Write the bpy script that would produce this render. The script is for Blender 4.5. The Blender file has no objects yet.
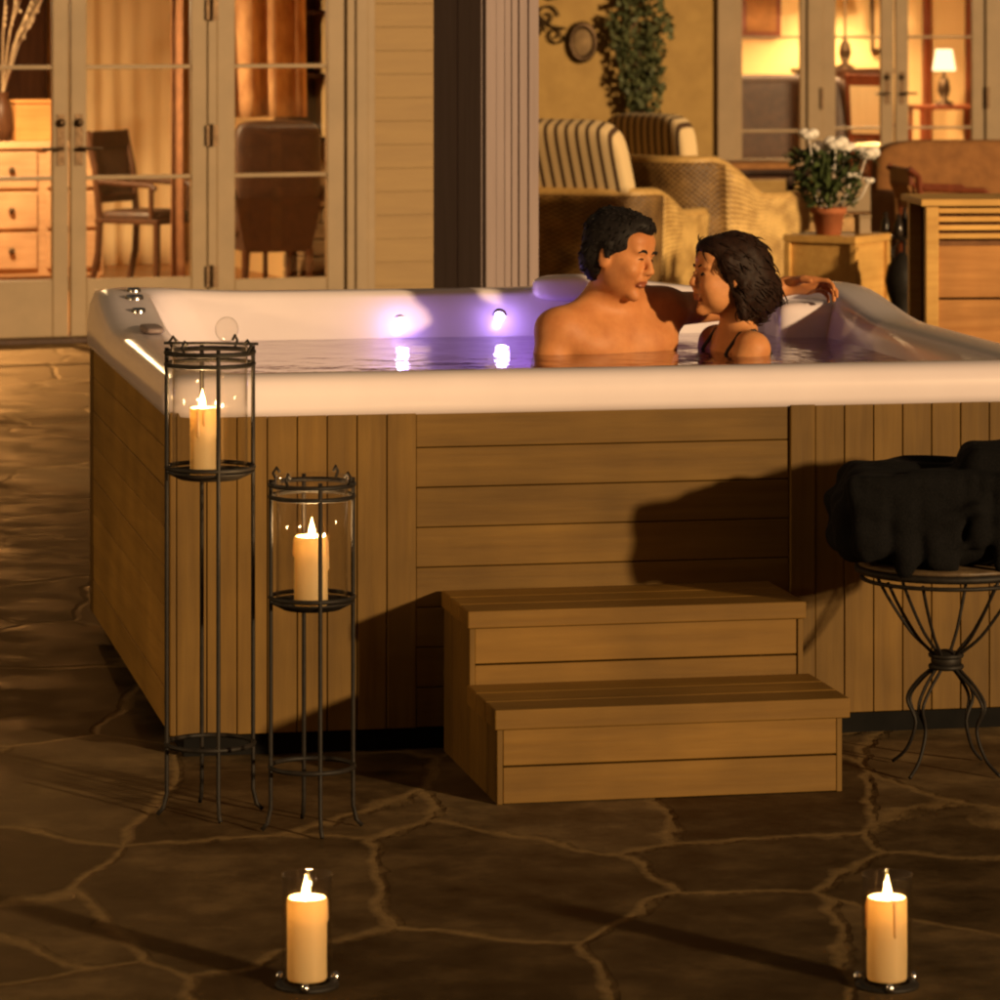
import bpy, bmesh, math, random
import numpy as np
from mathutils import Vector, Matrix
R = math.radians
random.seed(7); rng = np.random.default_rng(7)
scene = bpy.context.scene
COL = scene.collection
F = 4000.0; EYE = 1.8
def wx(px, D): return (px-500)/F*D
def wz(py, D): return EYE - py/F*D

# ------------------------------------------------------------ materials
def mat(name):
    m = bpy.data.materials.new(name); m.use_nodes = True
    nt = m.node_tree; nt.nodes.clear()
    out = nt.nodes.new('ShaderNodeOutputMaterial')
    return m, nt, out
def N(nt, t, **kw):
    n = nt.nodes.new(t)
    for k, v in kw.items():
        if hasattr(n, k) and not k[0].isupper(): setattr(n, k, v)
        else: n.inputs[k.replace('_', ' ')].default_value = v
    return n
def ramp(nt, fac, stops):
    r = nt.nodes.new('ShaderNodeValToRGB'); nt.links.new(fac, r.inputs[0])
    el = r.color_ramp.elements
    while len(el) < len(stops): el.new(.5)
    for e, (p, c) in zip(el, stops): e.position = p; e.color = (*c, 1)
    return r.outputs[0]
def noisy(name, c1, c2, scale=(8, 8, 8), rough=.55, bump=.15, detail=6, spec=.4, metal=0, sss=0, coat=0, nscale=1.0, r2=None, dist=.01, vary=0):
    """two-tone noise surface; scale stretches the pattern (object space)"""
    m, nt, out = mat(name); L = nt.links.new
    tc = N(nt, 'ShaderNodeTexCoord'); mp = N(nt, 'ShaderNodeMapping'); mp.inputs['Scale'].default_value = scale
    L(tc.outputs['Object'], mp.inputs[0])
    nz = N(nt, 'ShaderNodeTexNoise', Scale=nscale, Detail=detail, Roughness=.6); L(mp.outputs[0], nz.inputs['Vector'])
    b = N(nt, 'ShaderNodeBsdfPrincipled', Metallic=metal); b.inputs['Specular IOR Level'].default_value = spec
    L(ramp(nt, nz.outputs[0], [(.3, c1), (.7, c2)]), b.inputs['Base Color'])
    if r2 is not None:
        mr = N(nt, 'ShaderNodeMapRange'); mr.inputs[3].default_value = rough; mr.inputs[4].default_value = r2
        mr.inputs[1].default_value = .35; mr.inputs[2].default_value = .65
        L(nz.outputs[0], mr.inputs[0]); L(mr.outputs[0], b.inputs['Roughness'])
    else: b.inputs['Roughness'].default_value = rough
    if bump:
        bp = N(nt, 'ShaderNodeBump', Strength=bump, Distance=dist); L(nz.outputs[0], bp.inputs['Height']); L(bp.outputs[0], b.inputs['Normal'])
    if sss: b.inputs['Subsurface Weight'].default_value = sss; b.inputs['Subsurface Scale'].default_value = .01; b.inputs['Subsurface Radius'].default_value = (1, .4, .2)
    if coat: b.inputs['Coat Weight'].default_value = coat; b.inputs['Coat Roughness'].default_value = .15
    if vary:
        ge = N(nt, 'ShaderNodeNewGeometry'); mr2 = N(nt, 'ShaderNodeMapRange'); mr2.inputs[3].default_value = 1-vary; mr2.inputs[4].default_value = 1+vary; L(ge.outputs['Random Per Island'], mr2.inputs[0])
        mm = N(nt, 'ShaderNodeMixRGB', blend_type='MULTIPLY'); mm.inputs[0].default_value = 1; src = b.inputs['Base Color'].links[0].from_socket
        n5 = N(nt, 'ShaderNodeTexNoise', Scale=3.5, Detail=5); L(tc.outputs['Object'], n5.inputs['Vector']); m5 = N(nt, 'ShaderNodeMapRange'); m5.inputs[1].default_value = .3; m5.inputs[2].default_value = .7; m5.inputs[3].default_value = .78; m5.inputs[4].default_value = 1.15; L(n5.outputs[0], m5.inputs[0])
        m6 = N(nt, 'ShaderNodeMath', operation='MULTIPLY'); L(mr2.outputs[0], m6.inputs[0]); L(m5.outputs[0], m6.inputs[1])
        L(src, mm.inputs[1]); L(m6.outputs[0], mm.inputs[2]); L(mm.outputs[0], b.inputs['Base Color'])
    L(b.outputs[0], out.inputs[0]); return m
def emit(name, col, s):
    m, nt, out = mat(name); e = N(nt, 'ShaderNodeEmission', Strength=s); e.inputs[0].default_value = (*col, 1)
    nt.links.new(e.outputs[0], out.inputs[0]); return m
def glass(name, tint=(1, 1, 1), rough=.02, ior=1.45, wave=0, gcol=(1, 1, 1)):
    m, nt, out = mat(name); L = nt.links.new
    t = N(nt, 'ShaderNodeBsdfTransparent'); t.inputs[0].default_value = (*tint, 1)
    g = N(nt, 'ShaderNodeBsdfGlossy', Roughness=rough); g.inputs[0].default_value = (*gcol, 1)
    f0 = ((ior-1)/(ior+1))**2; lw = N(nt, 'ShaderNodeLayerWeight', Blend=.5); pw_ = N(nt, 'ShaderNodeMath', operation='POWER'); pw_.inputs[1].default_value = 5
    L(lw.outputs['Facing'], pw_.inputs[0]); f = N(nt, 'ShaderNodeMath', operation='MULTIPLY_ADD'); L(pw_.outputs[0], f.inputs[0]); f.inputs[1].default_value = 1-f0; f.inputs[2].default_value = f0; mx = N(nt, 'ShaderNodeMixShader')
    if wave:
        tc = N(nt, 'ShaderNodeTexCoord'); nz = N(nt, 'ShaderNodeTexNoise', Scale=9, Detail=3); L(tc.outputs['Object'], nz.inputs['Vector'])
        bp = N(nt, 'ShaderNodeBump', Strength=wave, Distance=.02); L(nz.outputs[0], bp.inputs['Height'])
        L(bp.outputs[0], g.inputs['Normal']); L(bp.outputs[0], lw.inputs['Normal'])
    L(f.outputs[0], mx.inputs[0]); L(t.outputs[0], mx.inputs[1]); L(g.outputs[0], mx.inputs[2]); L(mx.outputs[0], out.inputs[0])
    return m

M = {}
def wood(name, a, b, axis='x', rough=.55, **k):
    s = {'x': (2.5, 40, 40), 'z': (40, 40, 2.5), 'y': (40, 2.5, 40)}[axis]
    return noisy(name, a, b, s, rough, .2, dist=.004, vary=.16, detail=9, spec=.18, **k)
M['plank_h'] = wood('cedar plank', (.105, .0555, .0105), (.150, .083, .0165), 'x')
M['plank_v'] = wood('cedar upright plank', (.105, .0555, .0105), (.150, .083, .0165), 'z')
M['plank_side_lit'] = wood('cedar side plank light lifted', (.24, .13, .028), (.33, .185, .042), 'y')  # same cedar, colour lifted to stand in for light on the tub side
M['step'] = wood('cedar step', (.135, .070, .0125), (.185, .100, .0195), 'x')
M['liner'] = noisy('stained liner board', (.045, .023, .008), (.065, .033, .012), rough=.8)
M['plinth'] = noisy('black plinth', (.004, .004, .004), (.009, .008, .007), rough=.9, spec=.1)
M['shell'] = noisy('pearl acrylic', (.68, .60, .65), (.74, .66, .71), (3, 3, 3), .22, .02, coat=.4)
M['chrome'] = noisy('steel trim', (.5, .5, .52), (.6, .6, .62), rough=.2, metal=1, bump=0)
M['iron'] = noisy('black iron', (.006, .005, .004), (.016, .012, .009), (60, 60, 60), .6, .3, dist=.002, spec=.25)
M['towel'] = noisy('black terry cloth', (.003, .003, .0032), (.008, .0075, .0078), (220, 220, 220), .95, .6, spec=.1, dist=.004)
M['cream'] = noisy('cream paint', (.21, .14, .068), (.255, .17, .084), (5, 5, 5), .5, .05)
M['siding'] = noisy('clapboard paint', (.22, .13, .040), (.26, .16, .05), (2, 2, 20), .6, .08)
M['stucco'] = noisy('yellow render', (.27, .165, .048), (.34, .215, .065), (6, 6, 6), .8, .25)
M['grey_trim'] = noisy('pale grey paint', (.22, .165, .16), (.27, .205, .20), (30, 30, 1.5), .5, .08)
M['glass'] = glass('window glass')
M['chimney_glass'] = glass('hurricane glass', (.97, .96, .94), .03)
M['water'] = glass('spa water', (.42, .30, .46), .06, 1.33, .35)
M['roof'] = noisy('roof shingle', (.05, .04, .035), (.09, .075, .06), rough=.9)
M['inwall'] = noisy('warm plaster', (.68, .46, .20), (.76, .54, .26), (1, 1, 1), .8, .05)
M['infloor'] = wood('parquet', (.30, .13, .045), (.42, .2, .07), 'x', .35)
M['darkwood'] = wood('dark walnut', (.035, .014, .007), (.07, .03, .013), 'z', .4)
M['redwood'] = wood('mahogany', (.12, .028, .010), (.2, .05, .018), 'z', .4)
M['orangewood'] = wood('honey pine', (.42, .19, .06), (.55, .27, .09), 'x', .45)
M['pine'] = wood('light pine', (.40, .235, .12), (.52, .33, .18), 'x', .5)
M['teak'] = wood('pale teak', (.60, .33, .095), (.74, .45, .14), 'x', .5)
M['curtain'] = noisy('gold curtain', (.78, .60, .33), (.86, .68, .40), (30, 30, 1), .9, .2)
M['rustcurtain'] = noisy('patterned drape', (.36, .17, .07), (.62, .38, .18), (14, 14, 6), .9, .2)
M['leather'] = noisy('dark leather', (.03, .014, .008), (.06, .028, .014), (20, 20, 20), .5, .2)
M['brown'] = noisy('brown upholstery', (.14, .06, .025), (.22, .1, .04), (20, 20, 20), .8, .2)
M['rust'] = noisy('rust cushion', (.20, .085, .025), (.30, .135, .042), (12, 12, 12), .85, .2)
M['terra'] = noisy('terracotta', (.36, .11, .04), (.48, .17, .07), (10, 10, 10), .8, .2)
M['leaf'] = noisy('green leaf', (.035, .055, .018), (.09, .12, .04), (30, 30, 30), .5, .1)
M['ivy'] = noisy('ivy leaf', (.035, .05, .02), (.12, .13, .05), (12, 12, 12), .6, .1)
M['petal'] = noisy('white petal', (.75, .68, .6), (.85, .8, .74), (30, 30, 30), .6, .1)
M['stone'] = noisy('rough masonry', (.12, .075, .035), (.26, .17, .08), (9, 9, 14), .9, .6)
M['blackglass'] = noisy('smoked glass', (.01, .008, .006), (.03, .02, .015), rough=.15, bump=0)
M['bronze'] = noisy('aged bronze', (.05, .03, .015), (.09, .055, .03), (40, 40, 40), .4, .2, metal=.8)
M['hair_black'] = noisy('black hair', (.005, .004, .004), (.016, .012, .011), (300, 60, 60), .6, .3, dist=.002, spec=.18)
M['hair_brown'] = noisy('dark brown hair', (.008, .004, .003), (.028, .011, .006), (300, 60, 60), .6, .3, dist=.002, spec=.18)
M['skin_m'] = noisy('tanned skin', (.44, .165, .056), (.60, .26, .098), (14, 14, 14), .55, .08, sss=.15, spec=.3)
M['skin_w'] = noisy('warm skin', (.48, .19, .068), (.64, .30, .12), (14, 14, 14), .55, .06, sss=.15, spec=.3)
M['lip'] = noisy('lip', (.26, .075, .035), (.30, .09, .045), rough=.35, bump=0)
M['eye'] = noisy('eye', (.10, .06, .04), (.5, .42, .36), (90, 90, 90), rough=.1, bump=0)
M['swim'] = noisy('black swimsuit', (.008, .008, .009), (.016, .016, .018), rough=.5)
def flame_mat():
    m, nt, out = mat('flame'); e = N(nt, 'ShaderNodeEmission', Strength=14); e.inputs[0].default_value = (1, .60, .20, 1); t = N(nt, 'ShaderNodeBsdfTransparent'); a = N(nt, 'ShaderNodeAddShader')
    nt.links.new(e.outputs[0], a.inputs[0]); nt.links.new(t.outputs[0], a.inputs[1]); nt.links.new(a.outputs[0], out.inputs[0]); return m
M['flame'] = flame_mat()
M['wick'] = noisy('wick', (.01, .008, .006), (.02, .015, .01), rough=.9)
M['led'] = emit('led lens', (.80, .66, 1), 30)
M['shade'] = emit('lit lampshade', (1, .70, .34), 2.6)
M['ringpale'] = noisy('rattan seat rim', (.30, .22, .13), (.42, .32, .2), (40, 40, 40), .6, .3)
M['darkseat'] = noisy('worn brown seat', (.05, .03, .015), (.12, .08, .04), (30, 30, 30), .5, .2)
M['paper'] = noisy('framed print', (.35, .2, .08), (.6, .42, .2), (3, 3, 3), .8, 0)

def wax():
    m, nt, out = mat('candle wax'); L = nt.links.new
    b = N(nt, 'ShaderNodeBsdfPrincipled', Roughness=.5); b.inputs['Base Color'].default_value = (.80, .68, .44, 1)
    t = N(nt, 'ShaderNodeBsdfTranslucent'); t.inputs[0].default_value = (1, .80, .46, 1)
    mx = N(nt, 'ShaderNodeMixShader'); mx.inputs[0].default_value = .55
    L(b.outputs[0], mx.inputs[1]); L(t.outputs[0], mx.inputs[2]); L(mx.outputs[0], out.inputs[0]); return m
M['wax'] = wax()

def flagstone():
    m, nt, out = mat('flagstone'); L = nt.links.new
    tc = N(nt, 'ShaderNodeTexCoord')
    mp = N(nt, 'ShaderNodeMapping'); mp.inputs['Scale'].default_value = (2.2, 1.5, 1); mp.inputs['Location'].default_value = (.35, .2, 0); L(tc.outputs['Object'], mp.inputs[0])
    wn = N(nt, 'ShaderNodeTexNoise', Scale=2.6, Detail=5); L(mp.outputs[0], wn.inputs['Vector'])
    mix = N(nt, 'ShaderNodeMixRGB'); mix.inputs[0].default_value = .20; L(mp.outputs[0], mix.inputs[1]); L(wn.outputs[1], mix.inputs[2])
    ve = N(nt, 'ShaderNodeTexVoronoi', feature='DISTANCE_TO_EDGE', Scale=1.0); vc = N(nt, 'ShaderNodeTexVoronoi', feature='F1', Scale=1.0)
    for v in (ve, vc): L(mix.outputs[0], v.inputs['Vector']); v.inputs['Randomness'].default_value = .95
    mort = N(nt, 'ShaderNodeMapRange'); mort.inputs[1].default_value = .006; mort.inputs[2].default_value = .030; L(ve.outputs['Distance'], mort.inputs[0])
    n2 = N(nt, 'ShaderNodeTexNoise', Scale=4.5, Detail=12, Roughness=.7); L(tc.outputs['Object'], n2.inputs['Vector'])
    n3 = N(nt, 'ShaderNodeTexNoise', Scale=22, Detail=8, Roughness=.7); L(tc.outputs['Object'], n3.inputs['Vector'])
    stone = ramp(nt, n2.outputs[0], [(.25, (.009, .0065, .0035)), (.5, (.030, .021, .011)), (.75, (.070, .048, .023))])
    sep = N(nt, 'ShaderNodeSeparateColor'); L(vc.outputs['Color'], sep.inputs[0])
    tone = N(nt, 'ShaderNodeMapRange'); tone.inputs[3].default_value = .45; tone.inputs[4].default_value = 1.5; L(sep.outputs[0], tone.inputs[0])
    mul = N(nt, 'ShaderNodeMixRGB', blend_type='MULTIPLY'); mul.inputs[0].default_value = 1; L(stone, mul.inputs[1]); L(tone.outputs[0], mul.inputs[2])
    grout = ramp(nt, n3.outputs[0], [(.3, (.05, .034, .016)), (.7, (.115, .077, .035))])
    fin = N(nt, 'ShaderNodeMixRGB'); L(mort.outputs[0], fin.inputs[0]); L(grout, fin.inputs[1]); L(mul.outputs[0], fin.inputs[2])
    b = N(nt, 'ShaderNodeBsdfDiffuse', Roughness=.6); L(fin.outputs[0], b.inputs['Color'])
    gl = N(nt, 'ShaderNodeBsdfGlossy'); gl.inputs[0].default_value = (.8, .52, .26, 1)
    lw = N(nt, 'ShaderNodeLayerWeight', Blend=.5); pw_ = N(nt, 'ShaderNodeMath', operation='POWER'); pw_.inputs[1].default_value = 5; L(lw.outputs['Facing'], pw_.inputs[0])
    fr = N(nt, 'ShaderNodeMath', operation='MULTIPLY_ADD'); L(pw_.outputs[0], fr.inputs[0]); fr.inputs[1].default_value = .22; fr.inputs[2].default_value = .02
    rr = N(nt, 'ShaderNodeMapRange'); rr.inputs[1].default_value = .35; rr.inputs[2].default_value = .65; rr.inputs[3].default_value = .32; rr.inputs[4].default_value = .7
    L(n2.outputs[0], rr.inputs[0]); L(rr.outputs[0], gl.inputs['Roughness'])
    # height: stones above mortar + surface relief
    h1 = N(nt, 'ShaderNodeMath', operation='MULTIPLY_ADD'); L(n2.outputs[0], h1.inputs[0]); h1.inputs[1].default_value = .35; L(mort.outputs[0], h1.inputs[2])
    h2 = N(nt, 'ShaderNodeMath', operation='MULTIPLY_ADD'); L(n3.outputs[0], h2.inputs[0]); h2.inputs[1].default_value = .10; L(h1.outputs[0], h2.inputs[2])
    bp = N(nt, 'ShaderNodeBump', Strength=.5, Distance=.006); L(h2.outputs[0], bp.inputs['Height']); L(bp.outputs[0], b.inputs['Normal']); L(bp.outputs[0], gl.inputs['Normal'])
    ms = N(nt, 'ShaderNodeMixShader'); L(fr.outputs[0], ms.inputs[0]); L(b.outputs[0], ms.inputs[1]); L(gl.outputs[0], ms.inputs[2])
    L(ms.outputs[0], out.inputs[0]); return m
M['flag'] = flagstone()

def stripes():
    m, nt, out = mat('striped canvas'); L = nt.links.new
    tc = N(nt, 'ShaderNodeTexCoord'); s = N(nt, 'ShaderNodeSeparateXYZ'); L(tc.outputs['UV'], s.inputs[0])
    a = N(nt, 'ShaderNodeMath', operation='MULTIPLY'); a.inputs[1].default_value = 1; L(s.outputs[0], a.inputs[0])
    f = N(nt, 'ShaderNodeMath', operation='FRACT'); L(a.outputs[0], f.inputs[0])
    col = ramp(nt, f.outputs[0], [(.0, (.66, .50, .28)), (.58, (.66, .50, .28)), (.64, (.07, .035, .015)), (.94, (.07, .035, .015)), (1, (.66, .50, .28))])
    b = N(nt, 'ShaderNodeBsdfPrincipled', Roughness=.9); L(col, b.inputs['Base Color']); L(b.outputs[0], out.inputs[0]); return m
M['stripe'] = stripes(); M['rattan'] = noisy('pale rattan', (.42, .26, .085), (.56, .36, .13), (30, 30, 30), .5, .3)
def wicker(name, a, b_):
    m, nt, out = mat(name); L = nt.links.new
    tc = N(nt, 'ShaderNodeTexCoord'); s = N(nt, 'ShaderNodeSeparateXYZ'); L(tc.outputs['UV'], s.inputs[0])
    def sn(o, k):
        x = N(nt, 'ShaderNodeMath', operation='MULTIPLY'); x.inputs[1].default_value = k; L(o, x.inputs[0])
        y = N(nt, 'ShaderNodeMath', operation='SINE'); L(x.outputs[0], y.inputs[0]); return y.outputs[0]
    p = N(nt, 'ShaderNodeMath', operation='MULTIPLY'); L(sn(s.outputs[0], 130), p.inputs[0]); L(sn(s.outputs[1], 170), p.inputs[1])
    nz = N(nt, 'ShaderNodeTexNoise', Scale=9, Detail=4); L(tc.outputs['Object'], nz.inputs['Vector'])
    q = N(nt, 'ShaderNodeMath', operation='MULTIPLY_ADD'); L(p.outputs[0], q.inputs[0]); q.inputs[1].default_value = .25; L(nz.outputs[0], q.inputs[2])
    b = N(nt, 'ShaderNodeBsdfPrincipled', Roughness=.55); L(ramp(nt, q.outputs[0], [(.3, a), (.7, b_)]), b.inputs['Base Color'])
    bp = N(nt, 'ShaderNodeBump', Strength=.9, Distance=.01); L(q.outputs[0], bp.inputs['Height']); L(bp.outputs[0], b.inputs['Normal'])
    L(b.outputs[0], out.inputs[0]); return m
M['wicker_lit'] = wicker('lit wicker weave', (.30, .17, .05), (.80, .54, .20))  # brighter copy of the wicker; light on the arm fronts put into the colour
M['wicker'] = wicker('wicker weave', (.07, .034, .010), (.25, .14, .042))

# ------------------------------------------------------------ mesh builder
class MB:
    def __init__(s, T=None): s.v = []; s.f = []; s.m = []; s.uv = {}; s.T = T or Matrix.Identity(4); s.cur = 0
    def add(s, vs, fs, uvs=None):
        o = len(s.v); s.v += [tuple(s.T @ Vector(p)) for p in vs]
        for i, f in enumerate(fs):
            if uvs: s.uv[len(s.f)] = uvs[i]
            s.f.append([o+k for k in f]); s.m.append(s.cur)
        return s
    def box(s, x0, x1, y0, y1, z0, z1):
        return s.add([(x0,y0,z0),(x1,y0,z0),(x1,y1,z0),(x0,y1,z0),(x0,y0,z1),(x1,y0,z1),(x1,y1,z1),(x0,y1,z1)],
              [(3,2,1,0),(4,5,6,7),(0,1,5,4),(1,2,6,5),(2,3,7,6),(3,0,4,7)])
    def tube(s, pts, r, n=8, closed=False, cap=True):
        pts = [Vector(p) for p in pts]; m = len(pts); vs = []; up = Vector((0, 0, 1)); prev = None
        for i, p in enumerate(pts):
            if closed: d = pts[(i+1) % m]-pts[i-1]
            else: d = pts[min(i+1, m-1)]-pts[max(i-1, 0)]
            d.normalize()
            if prev is None: a = d.cross(up if abs(d.z) < .9 else Vector((1, 0, 0))).normalized()
            else: a = (prev-d*prev.dot(d)).normalized()
            prev = a; b = d.cross(a)
            rr = r[i] if isinstance(r, (list, tuple)) else r
            vs += [p+(a*math.cos(2*math.pi*k/n)+b*math.sin(2*math.pi*k/n))*rr for k in range(n)]
        fs = []
        for i in range(m if closed else m-1):
            for k in range(n):
                j = (i+1) % m; fs.append((i*n+k, i*n+(k+1) % n, j*n+(k+1) % n, j*n+k))
        if cap and not closed: fs += [tuple(range(n))[::-1], tuple((m-1)*n+k for k in range(n))]
        return s.add(vs, fs)
    def ring(s, c, R_, r, n=40, k=8):
        return s.tube([(c[0]+R_*math.cos(2*math.pi*i/n), c[1]+R_*math.sin(2*math.pi*i/n), c[2]) for i in range(n)], r, k, True)
    def lathe(s, prof, c=(0, 0, 0), n=32, sx=1, sy=1):
        vs = []; fs = []
        for (r, z) in prof: vs += [(c[0]+r*sx*math.cos(2*math.pi*k/n), c[1]+r*sy*math.sin(2*math.pi*k/n), c[2]+z) for k in range(n)]
        for i in range(len(prof)-1):
            for k in range(n): fs.append((i*n+k, i*n+(k+1) % n, (i+1)*n+(k+1) % n, (i+1)*n+k))
        return s.add(vs, fs)
    def grid(s, fn, nu, nv, us=1, vs_=1):
        vs = [fn(i/nu, j/nv) for j in range(nv+1) for i in range(nu+1)]; fs = []; uvs = []
        for j in range(nv):
            for i in range(nu):
                a = j*(nu+1)+i; fs.append((a, a+1, a+nu+2, a+nu+1))
                uvs.append([(i/nu*us, j/nv*vs_), ((i+1)/nu*us, j/nv*vs_), ((i+1)/nu*us, (j+1)/nv*vs_), (i/nu*us, (j+1)/nv*vs_)])
        return s.add(vs, fs, uvs)
    def blob(s, c, r, n=16, m=10, p=1.0):
        """superellipsoid"""
        vs = []
        sg = lambda x: math.copysign(abs(x)**p, x)
        for j in range(m+1):
            t = -math.pi/2+math.pi*j/m
            for i in range(n):
                a = 2*math.pi*i/n
                vs.append((c[0]+r[0]*sg(math.cos(t))*sg(math.cos(a)), c[1]+r[1]*sg(math.cos(t))*sg(math.sin(a)), c[2]+r[2]*sg(math.sin(t))))
        fs = [(j*n+i, j*n+(i+1) % n, (j+1)*n+(i+1) % n, (j+1)*n+i) for j in range(m) for i in range(n)]
        uvs = [[((vs[k][0]-c[0])/.066+.25, 0) for k in f] for f in fs]
        return s.add(vs, fs, uvs)
    def build(s, name, material, parent=None, bevel=0, smooth=False, solid=0, recalc=False):
        me = bpy.data.meshes.new(name); me.from_pydata(s.v, [], s.f)
        mats = material if isinstance(material, (list, tuple)) else [material]
        for x in mats: me.materials.append(x)
        if len(mats) > 1: me.polygons.foreach_set('material_index', s.m)
        if s.uv:
            uvl = me.uv_layers.new(name='UVMap')
            for i, u in s.uv.items():
                p = me.polygons[i]
                for k, li in enumerate(p.loop_indices): uvl.data[li].uv = u[k]
        if smooth: me.polygons.foreach_set('use_smooth', [True]*len(me.polygons))
        me.update()
        if recalc:
            bm = bmesh.new(); bm.from_mesh(me); bmesh.ops.remove_doubles(bm, verts=bm.verts, dist=1e-5); bmesh.ops.recalc_face_normals(bm, faces=bm.faces); bm.to_mesh(me); bm.free()
        o = bpy.data.objects.new(name, me); COL.objects.link(o)
        if parent: o.parent = parent
        if solid: q = o.modifiers.new('s', 'SOLIDIFY'); q.thickness = solid
        if bevel:
            q = o.modifiers.new('b', 'BEVEL'); q.width = bevel; q.segments = 2; q.limit_method = 'ANGLE'
        return o
def thing(name, label, cat, loc=(0, 0, 0), rz=0, group=None):
    o = bpy.data.objects.new(name, None); COL.objects.link(o); o.location = loc; o.rotation_euler.z = rz
    o.empty_display_size = .1
    return tag(o, label, cat, group)
def tag(o, label, cat, group=None):
    o['label'] = label; o['category'] = cat
    if group: o['group'] = group
    return o
def struct(o): o['kind'] = 'structure'; return o
def light(name, loc, col, power, r, parent=None):
    l = bpy.data.lights.new(name, 'POINT'); l.color = col; l.energy = power; l.shadow_soft_size = r
    o = bpy.data.objects.new(name, l); COL.objects.link(o); o.location = loc
    if parent: o.parent = parent
    return o
def subd(o, n=2):
    q = o.modifiers.new('sub', 'SUBSURF'); q.levels = n; q.render_levels = n; return o

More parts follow.
